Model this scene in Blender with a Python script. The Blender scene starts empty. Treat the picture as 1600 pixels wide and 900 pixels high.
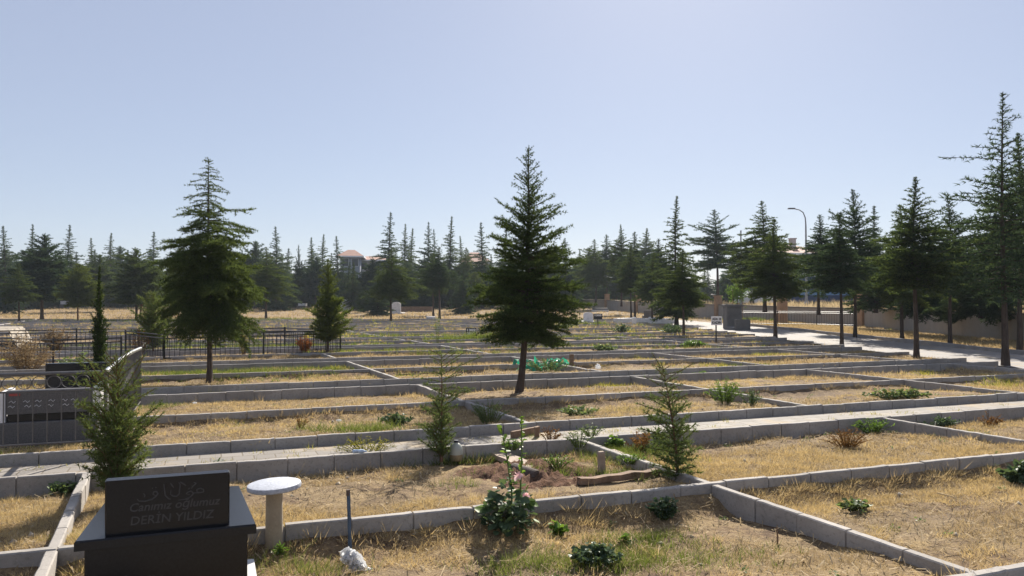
import bpy, bmesh, math, random
import numpy as np
from mathutils import Vector, Matrix
R = math.radians
# ------------------------------------------------------------------ camera, light, exposure
SC = bpy.context.scene
COL = SC.collection
F, YH, H = 1230.0, 468.0, 1.6          # focal length in photo pixels, horizon row, eye height
cam_d = bpy.data.cameras.new('camera'); cam = bpy.data.objects.new('camera', cam_d); COL.objects.link(cam)
cam_d.sensor_width = 36; cam_d.lens = 36*F/1600; cam_d.clip_start = 0.05; cam_d.clip_end = 6000
cam.location = (0, 0, H); cam.rotation_euler = (R(90)+math.atan(18/F), 0, 0)
SC.camera = cam
SUN_AZ, SUN_EL = R(13), R(34)
W = bpy.data.worlds.new('World'); SC.world = W; W.use_nodes = True
wn = W.node_tree.nodes; wn.clear()
sky = wn.new('ShaderNodeTexSky'); sky.sky_type = 'NISHITA'; sky.sun_disc = False
sky.sun_elevation = SUN_EL; sky.sun_rotation = SUN_AZ; sky.altitude = 1000
sky.air_density = 1.0; sky.dust_density = 0.9; sky.ozone_density = 2.2
bg = wn.new('ShaderNodeBackground'); bg.inputs[1].default_value = 0.05
wo = wn.new('ShaderNodeOutputWorld')
mxs = wn.new('ShaderNodeMix'); mxs.data_type = 'RGBA'; mxs.inputs[0].default_value = .58; mxs.inputs[7].default_value = (5.05, 5.4, 6.8, 1)   # pale summer haze high in the sky
W.node_tree.links.new(sky.outputs[0], mxs.inputs[6]); W.node_tree.links.new(mxs.outputs[2], bg.inputs[0]); W.node_tree.links.new(bg.outputs[0], wo.inputs[0])
sd = bpy.data.lights.new('sun', 'SUN'); sd.energy = 5.0; sd.angle = R(0.5); sd.color = (1, 0.93, 0.82)
so = bpy.data.objects.new('sun', sd); COL.objects.link(so)
so.rotation_euler = Vector((-math.sin(SUN_AZ)*math.cos(SUN_EL), -math.cos(SUN_AZ)*math.cos(SUN_EL), -math.sin(SUN_EL))).to_track_quat('-Z', 'Y').to_euler()
vs = SC.view_settings; vs.view_transform = 'Standard'; vs.look = 'None'; vs.exposure = 1.1; vs.gamma = 1; vs.use_curve_mapping = False
SC.cycles.max_bounces = 6; SC.cycles.transparent_max_bounces = 8; SC.cycles.use_denoising = True
try: SC.cycles.volume_bounces = 1
except Exception: pass
random.seed(7); NR = np.random.default_rng(7)

# ------------------------------------------------------------------ coordinates
TH = math.atan(545/1230); C_, S_ = math.cos(TH), math.sin(TH)
SK = 0.05                                # the rows are not quite square to the columns
ROW_ROT = TH - SK
def G(u, v):                             # plot grid (u across, v away) -> world
    w = v - SK*(u-4)
    return (u*C_ - w*S_, u*S_ + w*C_)
def UV(X, Y):
    u = X*C_ + Y*S_; w = -X*S_ + Y*C_
    return u, w + SK*(u-4)
def P(px, py, h=0.0):                    # photo pixel of a point at height h -> world
    Y = F*(H-h)/(py-YH); return ((px-800)/F*Y, Y)
def PX(px, Y): return ((px-800)/F*Y, Y)
def ZT(py, Y): return H + (YH-py)/F*Y    # height of something seen at row py at distance Y
def gz(Y):                               # the ground lifts gently beyond the plots
    t = min(max((Y-68)/50, 0), 1); return 0.55*t*t*(3-2*t)

# ------------------------------------------------------------------ mesh helpers
class MB:
    def __init__(s): s.v = []; s.f = []; s.m = []
    def add(s, vs, fs, m=0):
        b = len(s.v); s.v += [tuple(p) for p in vs]
        for f in fs: s.f.append([i+b for i in f]); s.m.append(m)
    def box(s, x0, x1, y0, y1, z0, z1, m=0, taper=0.0, bev=0.0):
        if bev > 0:
            s.prism([(x0+bev, y0), (x1-bev, y0), (x1, y0+bev), (x1, y1-bev), (x1-bev, y1), (x0+bev, y1), (x0, y1-bev), (x0, y0+bev)], z0, z1, m, bev); return
        t = taper
        s.add([(x0, y0, z0), (x1, y0, z0), (x1, y1, z0), (x0, y1, z0), (x0+t, y0+t, z1), (x1-t, y0+t, z1), (x1-t, y1-t, z1), (x0+t, y1-t, z1)],
              [(0, 3, 2, 1), (4, 5, 6, 7), (0, 1, 5, 4), (1, 2, 6, 5), (2, 3, 7, 6), (3, 0, 4, 7)], m)
    def prism(s, pts, z0, z1, m=0, bev=0.0):
        n = len(pts); cx = sum(p[0] for p in pts)/n; cy = sum(p[1] for p in pts)/n
        ext = max(max(abs(p[0]-cx), abs(p[1]-cy)) for p in pts)
        rings = [(z0, 0)] + ([(z1-bev, 0), (z1, bev)] if bev else [(z1, 0)])
        vs = []
        for z, ins in rings:
            for p in pts:
                dx, dy = p[0]-cx, p[1]-cy; L = math.hypot(dx, dy) or 1
                vs.append((p[0]-dx/L*ins, p[1]-dy/L*ins, z))
        fs = [list(range(n))[::-1], [i+n*(len(rings)-1) for i in range(n)]]
        for r in range(len(rings)-1):
            for i in range(n): fs.append((r*n+i, r*n+(i+1) % n, (r+1)*n+(i+1) % n, (r+1)*n+i))
        s.add(vs, fs, m)
    def tube(s, pts, rad, n=6, m=0, cap=True):
        pts = [Vector(p) for p in pts]; k = len(pts)
        if not hasattr(rad, '__len__'): rad = [rad]*k
        vs = []; up = None
        for i, p in enumerate(pts):
            t = (pts[min(i+1, k-1)]-pts[max(i-1, 0)])
            t = t.normalized() if t.length > 1e-9 else Vector((0, 0, 1))
            if up is None: up = Vector((1, 0, 0)) if abs(t.x) < .9 else Vector((0, 1, 0))
            a = (up - t*up.dot(t)).normalized(); b = t.cross(a); up = a
            for j in range(n):
                an = 2*math.pi*j/n; vs.append(p + (a*math.cos(an)+b*math.sin(an))*rad[i])
        fs = [(i*n+j, i*n+(j+1) % n, (i+1)*n+(j+1) % n, (i+1)*n+j) for i in range(k-1) for j in range(n)]
        if cap: fs += [list(range(n))[::-1], [(k-1)*n+j for j in range(n)]]
        s.add(vs, fs, m)
    def lathe(s, prof, n=24, m=0, wob=None):
        vs = []
        for r, z in prof:
            for j in range(n):
                a = 2*math.pi*j/n; q = r*(1+(wob(a, z) if wob else 0)); vs.append((q*math.cos(a), q*math.sin(a), z))
        k = len(prof)
        fs = [(i*n+j, i*n+(j+1) % n, (i+1)*n+(j+1) % n, (i+1)*n+j) for i in range(k-1) for j in range(n)]
        fs += [list(range(n))[::-1], [(k-1)*n+j for j in range(n)]]
        s.add(vs, fs, m)
    def build(s, name, mats, parent=None, smooth=False):
        me = bpy.data.meshes.new(name); me.from_pydata(s.v, [], s.f); me.update()
        mats = mats if isinstance(mats, (list, tuple)) else [mats]
        for m in mats: me.materials.append(m)
        if len(mats) > 1: me.polygons.foreach_set('material_index', s.m)
        if smooth:
            me.polygons.foreach_set('use_smooth', [True]*len(me.polygons))
            try: me.set_sharp_from_angle(angle=R(38))
            except Exception: pass
        o = bpy.data.objects.new(name, me); COL.objects.link(o)
        if parent: o.parent = parent
        return o
def tri_mesh(name, V, T, mats, parent=None, midx=None):
    me = bpy.data.meshes.new(name)
    V = np.asarray(V, dtype=np.float32).reshape(-1, 3); T = np.asarray(T, dtype=np.int32); k = T.shape[1]
    me.vertices.add(len(V)); me.vertices.foreach_set('co', V.ravel())
    me.loops.add(T.size); me.loops.foreach_set('vertex_index', T.ravel())
    me.polygons.add(len(T)); me.polygons.foreach_set('loop_start', np.arange(0, T.size, k, dtype=np.int32))
    mats = mats if isinstance(mats, (list, tuple)) else [mats]
    for m in mats: me.materials.append(m)
    if midx is not None: me.polygons.foreach_set('material_index', np.asarray(midx, dtype=np.int32))
    me.update(calc_edges=True); me.validate()
    o = bpy.data.objects.new(name, me); COL.objects.link(o)
    if parent: o.parent = parent
    return o
def tag(o, label, cat, group=None):
    o['label'] = label; o['category'] = cat
    if group: o['group'] = group
    return o
def thing(name, label, cat, loc=(0, 0, 0), rz=0, group=None, s=None):
    o = bpy.data.objects.new(name, None); COL.objects.link(o); o.empty_display_size = .2
    o.location = loc; o.rotation_euler = (0, 0, rz)
    if s: o.scale = s
    return tag(o, label, cat, group)
def struct(o, kind='structure'): o['kind'] = kind; return o
def dup(root, name=None):
    r = root.copy(); COL.objects.link(r)
    for ch in root.children:
        c = ch.copy(); COL.objects.link(c); c.parent = r
        for g in ch.children:
            d = g.copy(); COL.objects.link(d); d.parent = c
    return r
def text_mesh(s, size, shear=0.0, ext=0.001, align='CENTER', bold=0.0):
    cu = bpy.data.curves.new('lettering', 'FONT'); cu.body = s; cu.size = size; cu.shear = shear
    cu.extrude = ext; cu.align_x = align; cu.align_y = 'CENTER'; cu.offset = bold; cu.resolution_u = 3
    o = bpy.data.objects.new('lettering', cu); COL.objects.link(o)
    dg = bpy.context.evaluated_depsgraph_get(); dg.update()
    me = bpy.data.meshes.new_from_object(o.evaluated_get(dg))
    bpy.data.objects.remove(o); bpy.data.curves.remove(cu)
    return me

# ------------------------------------------------------------------ value noise (numpy)
_tab = NR.random((256, 256))
def vnoise(x, y):
    x = np.asarray(x, float); y = np.asarray(y, float)
    xi = np.floor(x).astype(int); yi = np.floor(y).astype(int); fx = x-xi; fy = y-yi
    fx = fx*fx*(3-2*fx); fy = fy*fy*(3-2*fy)
    a = _tab[xi & 255, yi & 255]; b = _tab[(xi+1) & 255, yi & 255]; c = _tab[xi & 255, (yi+1) & 255]; d = _tab[(xi+1) & 255, (yi+1) & 255]
    return (a*(1-fx)+b*fx)*(1-fy)+(c*(1-fx)+d*fx)*fy
def fbm(x, y): return .55*vnoise(x, y)+.3*vnoise(x*2.1+17, y*2.1+5)+.15*vnoise(x*4.3+40, y*4.3+9)

# ------------------------------------------------------------------ materials
def nd(nt, t, **k):
    n = nt.nodes.new(t)
    for a, b in k.items(): setattr(n, a, b)
    return n
def ramp(nt, fac, stops):
    r = nd(nt, 'ShaderNodeValToRGB'); e = r.color_ramp.elements
    while len(e) < len(stops): e.new(.5)
    for q, (p, c) in zip(e, stops): q.position = p; q.color = (*c, 1)
    nt.links.new(fac, r.inputs[0]); return r.outputs[0]
def noise(nt, vec, scale, detail=5, rough=.6):
    n = nd(nt, 'ShaderNodeTexNoise'); n.inputs['Scale'].default_value = scale; n.inputs['Detail'].default_value = detail
    n.inputs['Roughness'].default_value = rough
    if vec is not None: nt.links.new(vec, n.inputs['Vector'])
    return n.outputs['Fac']
def mixc(nt, fac, a, b, mode='MIX'):
    m = nd(nt, 'ShaderNodeMix', data_type='RGBA', blend_type=mode)
    for s, v in ((0, fac), (6, a), (7, b)):
        if isinstance(v, (int, float)): m.inputs[s].default_value = v
        elif isinstance(v, tuple): m.inputs[s].default_value = (*v, 1)
        else: nt.links.new(v, m.inputs[s])
    return m.outputs[2]
def new_mat(name):
    m = bpy.data.materials.new(name); m.use_nodes = True; nt = m.node_tree
    b = nt.nodes['Principled BSDF']; return m, nt, b
def solid(name, c, rough=.7, var=.25, scale=6.0, bump=.0, metal=0.0, spec=.4, bscale=None):
    m, nt, b = new_mat(name)
    tc = nd(nt, 'ShaderNodeTexCoord').outputs['Object']
    f = noise(nt, tc, scale)
    lo = tuple(x*(1-var) for x in c); hi = tuple(min(1, x*(1+var)) for x in c)
    nt.links.new(ramp(nt, f, [(.3, lo), (.7, hi)]), b.inputs['Base Color'])
    b.inputs['Roughness'].default_value = rough; b.inputs['Metallic'].default_value = metal
    b.inputs['Specular IOR Level'].default_value = spec
    if bump:
        bp = nd(nt, 'ShaderNodeBump'); bp.inputs['Strength'].default_value = bump; bp.inputs['Distance'].default_value = .02
        nt.links.new(noise(nt, tc, bscale or scale*6), bp.inputs['Height']); nt.links.new(bp.outputs[0], b.inputs['Normal'])
    return m
def leafy(name, c1, c2, trans=.35, gloss=.0, tcol=None):
    m = bpy.data.materials.new(name); m.use_nodes = True; nt = m.node_tree; nt.nodes.clear()
    ge = nd(nt, 'ShaderNodeNewGeometry'); oi = nd(nt, 'ShaderNodeObjectInfo')
    tc = nd(nt, 'ShaderNodeTexCoord').outputs['Object']
    n = noise(nt, tc, 2.5, 2)
    a = nd(nt, 'ShaderNodeMath', operation='MULTIPLY'); nt.links.new(ge.outputs['Random Per Island'], a.inputs[0]); a.inputs[1].default_value = .55
    b = nd(nt, 'ShaderNodeMath', operation='MULTIPLY_ADD'); nt.links.new(n, b.inputs[0]); b.inputs[1].default_value = .55; nt.links.new(a.outputs[0], b.inputs[2])
    c = nd(nt, 'ShaderNodeMath', operation='MULTIPLY_ADD'); nt.links.new(oi.outputs['Random'], c.inputs[0]); c.inputs[1].default_value = .25; nt.links.new(b.outputs[0], c.inputs[2])
    d = nd(nt, 'ShaderNodeMath', operation='SUBTRACT', use_clamp=True); nt.links.new(c.outputs[0], d.inputs[0]); d.inputs[1].default_value = .18
    col = mixc(nt, d.outputs[0], c1, c2)
    df = nd(nt, 'ShaderNodeBsdfDiffuse'); tr = nd(nt, 'ShaderNodeBsdfTranslucent'); mx = nd(nt, 'ShaderNodeMixShader'); mx.inputs[0].default_value = trans
    nt.links.new(col, df.inputs[0])
    tcl = mixc(nt, 1.0, col, tcol or (1.25, 1.2, .7), 'MULTIPLY'); nt.links.new(tcl, tr.inputs[0])
    nt.links.new(df.outputs[0], mx.inputs[1]); nt.links.new(tr.outputs[0], mx.inputs[2])
    out = nd(nt, 'ShaderNodeOutputMaterial'); last = mx.outputs[0]
    if gloss:
        gl = nd(nt, 'ShaderNodeBsdfGlossy'); gl.inputs['Roughness'].default_value = .35
        m2 = nd(nt, 'ShaderNodeMixShader'); m2.inputs[0].default_value = gloss
        nt.links.new(last, m2.inputs[1]); nt.links.new(gl.outputs[0], m2.inputs[2]); last = m2.outputs[0]
    nt.links.new(last, out.inputs[0]); return m

def ground_mat():
    m, nt, b = new_mat('dry_ground')
    tc = nd(nt, 'ShaderNodeTexCoord').outputs['Object']
    n1 = noise(nt, tc, .9, 6, .62); n2 = noise(nt, tc, 9, 5, .7); n3 = noise(nt, tc, 45, 4, .75)
    straw = ramp(nt, n3, [(.3, (.085, .058, .036)), (.52, (.24, .172, .098)), (.72, (.42, .33, .19))])
    soil = ramp(nt, n2, [(.3, (.10, .066, .042)), (.7, (.22, .15, .10))])
    k = ramp(nt, n1, [(.44, (0, 0, 0)), (.55, (1, 1, 1))])
    c = mixc(nt, k, soil, straw)
    k2 = ramp(nt, n2, [(.42, (0, 0, 0)), (.7, (.8, .8, .8))])
    c = mixc(nt, k2, c, (.36, .26, .13))
    c = mixc(nt, ramp(nt, noise(nt, tc, .42, 5, .6), [(.47, (0, 0, 0)), (.6, (.5, .5, .5))]), c, (.165, .125, .088))
    nt.links.new(c, b.inputs['Base Color']); b.inputs['Roughness'].default_value = .95; b.inputs['Specular IOR Level'].default_value = .1
    bp = nd(nt, 'ShaderNodeBump'); bp.inputs['Strength'].default_value = .8; bp.inputs['Distance'].default_value = .03
    nt.links.new(n3, bp.inputs['Height']); nt.links.new(bp.outputs[0], b.inputs['Normal'])
    return m
def concrete_mat(name, c, stain=.5):
    m, nt, b = new_mat(name)
    tc = nd(nt, 'ShaderNodeTexCoord').outputs['Object']
    n1 = noise(nt, tc, 1.7, 5, .6); n2 = noise(nt, tc, 30, 5, .7); n3 = noise(nt, tc, 110, 2, .5)
    base = ramp(nt, n1, [(.3, tuple(x*.72 for x in c)), (.72, tuple(x*1.2 for x in c))])
    base = mixc(nt, ramp(nt, n2, [(.52, (0, 0, 0)), (.75, (stain,)*3)]), base, tuple(x*.45 for x in c))
    base = mixc(nt, ramp(nt, n3, [(.62, (0, 0, 0)), (.72, (.5,)*3)]), base, tuple(x*1.4 for x in c))
    nt.links.new(base, b.inputs['Base Color']); b.inputs['Roughness'].default_value = .9; b.inputs['Specular IOR Level'].default_value = .25
    bp = nd(nt, 'ShaderNodeBump'); bp.inputs['Strength'].default_value = .5; bp.inputs['Distance'].default_value = .006
    nt.links.new(n2, bp.inputs['Height']); nt.links.new(bp.outputs[0], b.inputs['Normal'])
    return m
def paver_mat(name, c, w=.2, h=.2):
    m, nt, b = new_mat(name)
    tc = nd(nt, 'ShaderNodeTexCoord').outputs['Object']
    br = nd(nt, 'ShaderNodeTexBrick'); br.inputs['Scale'].default_value = 1; br.inputs['Brick Width'].default_value = w; br.inputs['Row Height'].default_value = h
    br.inputs['Mortar Size'].default_value = .008; br.inputs['Mortar Smooth'].default_value = .3; br.inputs['Bias'].default_value = 0
    br.inputs['Color1'].default_value = (*[x*.86 for x in c], 1); br.inputs['Color2'].default_value = (*[x*1.12 for x in c], 1); br.inputs['Mortar'].default_value = (.14, .115, .085, 1)
    n0 = noise(nt, tc, 6, 4); mp = nd(nt, 'ShaderNodeVectorMath', operation='ADD')
    sc = nd(nt, 'ShaderNodeVectorMath', operation='SCALE'); nt.links.new(n0, sc.inputs[0]); sc.inputs['Scale'].default_value = .012
    nt.links.new(tc, mp.inputs[0]); nt.links.new(sc.outputs[0], mp.inputs[1]); nt.links.new(mp.outputs[0], br.inputs['Vector'])
    n1 = noise(nt, tc, 1.6, 6, .65); n2 = noise(nt, tc, 35, 4, .7)
    dirt = mixc(nt, ramp(nt, n1, [(.52, (0, 0, 0)), (.68, (.85,)*3)]), br.outputs['Color'], (.33, .25, .15))
    dirt = mixc(nt, ramp(nt, n2, [(.5, (0, 0, 0)), (.8, (.5,)*3)]), dirt, (.2, .165, .12))
    nt.links.new(dirt, b.inputs['Base Color']); b.inputs['Roughness'].default_value = .85; b.inputs['Specular IOR Level'].default_value = .3
    bp = nd(nt, 'ShaderNodeBump'); bp.inputs['Strength'].default_value = .6; bp.inputs['Distance'].default_value = .006; bp.invert = True
    nt.links.new(br.outputs['Fac'], bp.inputs['Height']); nt.links.new(bp.outputs[0], b.inputs['Normal'])
    return m
def wall_mat():
    m, nt, b = new_mat('streaked_cement_render')
    tc = nd(nt, 'ShaderNodeTexCoord').outputs['Object']; mp = nd(nt, 'ShaderNodeMapping'); mp.inputs['Scale'].default_value = (.9, .9, .5); nt.links.new(tc, mp.inputs[0])
    n1 = noise(nt, mp.outputs[0], 2.2, 6, .7); n2 = noise(nt, tc, .5, 4); n3 = noise(nt, tc, 14, 5, .7)
    c = ramp(nt, n1, [(.25, (.27, .245, .215)), (.75, (.38, .345, .30))])
    c = mixc(nt, ramp(nt, n2, [(.45, (0, 0, 0)), (.6, (.7,)*3)]), c, (.36, .30, .235)); c = mixc(nt, ramp(nt, n3, [(.55, (0, 0, 0)), (.75, (.5,)*3)]), c, (.17, .15, .13))
    nt.links.new(c, b.inputs['Base Color']); b.inputs['Roughness'].default_value = .95; return m
def roof_mat():
    m, nt, b = new_mat('roof_tiles')
    tc = nd(nt, 'ShaderNodeTexCoord').outputs['Object']
    wv = nd(nt, 'ShaderNodeTexWave'); wv.inputs['Scale'].default_value = 1.6; wv.inputs['Distortion'].default_value = .6; nt.links.new(tc, wv.inputs[0])
    n1 = noise(nt, tc, 2.2)
    c = ramp(nt, n1, [(.3, (.24, .105, .07)), (.7, (.38, .19, .13))])
    c = mixc(nt, ramp(nt, wv.outputs['Fac'], [(0, (.5,)*3), (.4, (0, 0, 0))]), c, (.14, .06, .045))
    nt.links.new(c, b.inputs['Base Color']); b.inputs['Roughness'].default_value = .8
    return m
def bark_mat(name, c):
    m, nt, b = new_mat(name)
    tc = nd(nt, 'ShaderNodeTexCoord').outputs['Object']
    mp = nd(nt, 'ShaderNodeMapping'); mp.inputs['Scale'].default_value = (14, 14, 3); nt.links.new(tc, mp.inputs[0])
    n = noise(nt, mp.outputs[0], 1.6, 6, .7)
    nt.links.new(ramp(nt, n, [(.3, tuple(x*.45 for x in c)), (.7, tuple(x*1.35 for x in c))]), b.inputs['Base Color'])
    b.inputs['Roughness'].default_value = .95; b.inputs['Specular IOR Level'].default_value = .15
    bp = nd(nt, 'ShaderNodeBump'); bp.inputs['Strength'].default_value = .8; bp.inputs['Distance'].default_value = .02
    nt.links.new(n, bp.inputs['Height']); nt.links.new(bp.outputs[0], b.inputs['Normal'])
    return m
M = dict(
    ground=ground_mat(), kerb=concrete_mat('weathered_concrete', (.33, .305, .28), .85), kerbfar=concrete_mat('grey_concrete', (.32, .30, .29), .7),
    wallc=wall_mat(), paver=paver_mat('concrete_pavers', (.215, .195, .175)), road=paver_mat('road_pavers', (.255, .24, .235), .24, .12),
    field=solid('dry_field_soil', (.24, .19, .12), .95, .35, 3, .4), bark=bark_mat('grey_brown_bark', (.075, .058, .048)), barkred=bark_mat('red_brown_bark', (.17, .09, .06)),
    cedar=leafy('cedar_needles', (.022, .042, .024), (.115, .15, .055), .42), cedar2=leafy('blue_green_needles', (.02, .04, .032), (.08, .115, .066), .36),
    cedar3=leafy('yellow_green_needles', (.045, .066, .024), (.12, .15, .04), .42), cyp=leafy('cypress_scales', (.02, .038, .014), (.05, .075, .022), .3),
    thuja=leafy('young_juniper_scales', (.055, .08, .035), (.16, .20, .075), .42), sap=leafy('young_cedar_needles', (.055, .085, .04), (.13, .17, .07), .4),
    dry=leafy('dry_grass_blades', (.25, .185, .10), (.64, .52, .305), .38, 0, (1.08, 1, .85)), gold=leafy('golden_grass_blades', (.34, .255, .13), (.68, .55, .31), .42, 0, (1.08, 1, .8)), pale=leafy('pale_dry_grass', (.34, .27, .17), (.6, .5, .34), .4, 0, (1.05, 1, .85)),
    green=leafy('green_grass_blades', (.07, .10, .03), (.20, .24, .075), .42), drystalk=leafy('dry_tan_stalks', (.15, .11, .07), (.34, .26, .165), .35, 0, (1.05, 1, .85)), olive=leafy('yellowing_grass_blades', (.16, .17, .04), (.38, .34, .10), .45),
    leaf=leafy('broad_dark_leaves', (.045, .075, .045), (.12, .175, .09), .3, .02), weed=leafy('grey_green_weed_leaves', (.07, .11, .05), (.19, .25, .11), .4, .02),
    lush=leafy('fresh_green_leaves', (.06, .12, .025), (.17, .27, .05), .45, .03), brown=leafy('withered_brown_leaves', (.12, .065, .025), (.30, .18, .07), .35, 0, (1.1, .95, .7)),
    rust=leafy('rusty_brown_twigs', (.2, .075, .025), (.38, .17, .06), .3, 0, (1.1, .9, .7)), petal=leafy('pink_petals', (.75, .42, .45), (.9, .68, .68), .45, 0, (1, 1, 1)),
    straw=leafy('straw_stalks', (.20, .145, .085), (.58, .47, .31), .2, 0, (1, 1, .9)),
    granite=solid('polished_black_granite', (.010, .0105, .013), .25, .3, 90, 0, 0, .28), letter=solid('engraved_letters', (.058, .058, .06), .8, .15, 40),
    greygran=solid('grey_granite', (.105, .10, .10), .5, .35, 70, 0, 0, .25), marble=solid('white_marble', (.62, .61, .6), .45, .15, 5), palestone=solid('pale_headstone', (.66, .65, .66), .7, .2, 4, .2),
    greystone=concrete_mat('grey_stone', (.17, .16, .15), .6), terr=solid('speckled_terrazzo', (.40, .42, .47), .5, .28, 60, 0), legc=concrete_mat('beige_cast_stone', (.40, .33, .24), .35),
    iron=solid('black_painted_iron', (.02, .02, .022), .5, .2, 20), steel=solid('grey_painted_steel', (.11, .105, .105), .4, .2, 20, 0, .3), shiny=solid('brushed_steel', (.55, .55, .55), .28, .1, 30, 0, .9),
    bluepipe=solid('faded_blue_paint', (.05, .085, .14), .55, .4, 12), wood=solid('weathered_wood', (.20, .13, .085), .9, .4, 9, .5), woodpale=solid('sun_bleached_wood', (.36, .28, .22), .9, .3, 9, .4),
    soil=solid('turned_red_soil', (.15, .09, .062), 1.0, .45, 14, 1.0, 0, .05), tan=concrete_mat('tan_painted_render', (.40, .255, .155), .35), white=solid('white_paint', (.78, .78, .78), .6, .06, 5),
    black=solid('black_sheet', (.014, .014, .018), .6, .2, 8), red=solid('faded_red', (.35, .06, .05), .6, .2, 8), darkplastic=solid('dark_blue_plastic', (.02, .025, .05), .4, .1, 8),
    housew=concrete_mat('house_render', (.5, .47, .45), .3), houseb=concrete_mat('blue_grey_render', (.27, .29, .34), .3), glass=solid('dark_window_glass', (.03, .035, .045), .1, .1, 2), roof=roof_mat(),
    busblue=solid('dark_blue_coachwork', (.025, .05, .12), .3, .1, 3), bluestripe=solid('light_blue_stripe', (.13, .24, .42), .4, .1, 3), tyre=solid('black_rubber', (.02, .02, .02), .8, .2, 9),
    pole=solid('galvanised_pole', (.30, .31, .33), .5, .15, 4, 0, .3), lamp=solid('lamp_housing', (.12, .12, .13), .5, .1, 4), carwhite=solid('pale_car_paint', (.6, .62, .66), .3, .05, 3),
    drystone=solid('pale_dry_stone', (.34, .295, .235), .9, .35, 7, .7), log=solid('dark_log', (.09, .065, .055), .9, .4, 10, .6),
)
def thin(name, c, c2, alpha_t=.5):
    m = leafy(name, c, c2, alpha_t, .04, (1, 1, 1)); return m
M['cloth'] = thin('green_netting_cloth', (.01, .17, .10), (.05, .46, .27), .5)
M['bag'] = thin('crumpled_white_plastic', (.76, .77, .78), (.92, .92, .92), .62)
def plastic():
    m, nt, b = new_mat('translucent_jug_plastic')
    b.inputs['Base Color'].default_value = (.42, .43, .38, 1); b.inputs['Roughness'].default_value = .3
    b.inputs['Subsurface Weight'].default_value = .6; b.inputs['Subsurface Radius'].default_value = (.1, .1, .08); b.inputs['Subsurface Scale'].default_value = .15
    return m
M['palebl'] = solid('pale_blue_plastic', (.42, .52, .66), .35, .4, 30)
M['jug'] = plastic(); M['jugwater'] = solid('cloudy_water', (.26, .20, .12), .4, .2, 10)

# ------------------------------------------------------------------ plot grid: rows (kerb lines), columns (cross kerbs)
ROWS = []                                # (v, kind): 'far' = far kerb of a path, 'mid', 'near' = near edge of a path
for k in range(-1, 12):
    v0 = 7.3 + 5.6*k
    ROWS += [(v0, 'near', k), (v0+1.1, 'far', k), (v0+3.3, 'mid', k)]
COLS = [-.58+4.12*i for i in range(-12, 1)] + [3.96+4.14*i for i in range(11)]
def snap(v):                             # correct the first few lines to the photo
    t = {1.7: 1.72, 2.8: 2.82, 5.0: 5.05, 7.3: 7.25, 8.4: 8.38, 10.6: 10.57, 12.9: 12.92}
    return t.get(round(v, 1), v)
ROWS = [(snap(v), a, k) for v, a, k in ROWS if v > 1.5]
def road_left(Y): return np.interp(Y, [5, 19.2, 23.6, 28, 32.6, 48, 54], [12.2, 11.3, 10.75, 10.57, 10.4, 9.6, 8.0])
def road_right(Y): return np.interp(Y, [5, 21.7, 34, 48.5, 60], [14.7, 14.2, 13.9, 13.7, 12.6])
def u_end(v):                            # where a row meets the paved road, or the far end of the plots
    lo, hi = 0.0, 45.0
    for _ in range(40):
        m_ = (lo+hi)/2; X, Y = G(m_, v)
        if X < road_left(Y): lo = m_
        else: hi = m_
    return lo
def u_start(v):
    u = -2.0
    while u > -45:
        X, Y = G(u, v)
        if X < -0.72*Y-2.5: break
        u -= .5
    return u
Y_END = 61.0
def row_span(v):
    a, b = u_start(v), u_end(v)
    # clip to the end of the plots
    while b > a and G(b, v)[1] > Y_END: b -= .25
    return a, b

# soil lies high behind each kerb and low at the foot of the next one
_kv = [0.0]; _kz = [0.0]
for (v, a, k), nx_r in zip(ROWS[:-1], ROWS[1:]):
    if a == 'near': _kv += [v-.05, v, nx_r[0]-.0]; _kz += [0, -.01, -.01]
    else: _kv += [v+.03, v+.35, nx_r[0]-.3]; _kz += [.10, .09, -.015 if 5 < nx_r[0] < 5.2 else .02]
def soil(X, Y):
    u, v = UV(X, Y); X = np.asarray(X, float); Y = np.asarray(Y, float)
    b = np.interp(v, _kv, _kz) + .012
    wild = np.clip((60-Y)/8, 0, 1)*(X < road_left(Y)-.1)
    return b*wild
# ------------------------------------------------------------------ the ground sheet
def grid_lines(lo, hi, fine, f0, f1):
    a = [f0]
    while a[-1] < f1: a.append(a[-1]+fine)
    st = fine
    while a[-1] < hi: st = min(st*1.12, .8) if a[-1] < 62 else st*1.3; a.append(a[-1]+st)
    b = [f0]; st = fine
    while b[-1] > lo: st = min(st*1.12, .8) if b[-1] > -40 else st*1.3; b.append(b[-1]-st)
    return np.array(sorted(set(b[1:]+a)))
gx = grid_lines(-2500, 2500, .1, -12, 12); gy = grid_lines(-60, 3500, .1, 2.2, 24)
GX, GY = np.meshgrid(gx, gy); U_, V_ = UV(GX, GY)
GZ = (fbm(GX*1.3, GY*1.3)-.5)*.05 + (fbm(GX*4.6, GY*4.6)-.5)*.075
GZ *= np.clip((60-np.abs(GY))/30, 0, 1)*np.clip((40-np.abs(GX))/20, 0, 1)
GZ += soil(GX, GY)
for v, a, k in ROWS:
    if a == 'near':
        ins = np.clip(1-np.abs(V_-(v+.55))/.75, 0, 1); GZ = np.where((ins > 0) & (np.abs(V_-(v+.55)) < .56), np.minimum(GZ, .02), GZ)
tt = np.clip((GY-68)/50, 0, 1); GZ += .55*tt*tt*(3-2*tt) - .015
nx, ny = len(gx), len(gy); ii = np.arange(nx*ny).reshape(ny, nx)
Q = np.stack([ii[:-1, :-1], ii[:-1, 1:], ii[1:, 1:], ii[1:, :-1]], -1).reshape(-1, 4)
g_ob = tri_mesh('ground', np.stack([GX, GY, GZ], -1), Q, M['ground'])
g_ob.data.polygons.foreach_set('use_smooth', [True]*len(Q)); struct(g_ob)
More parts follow.
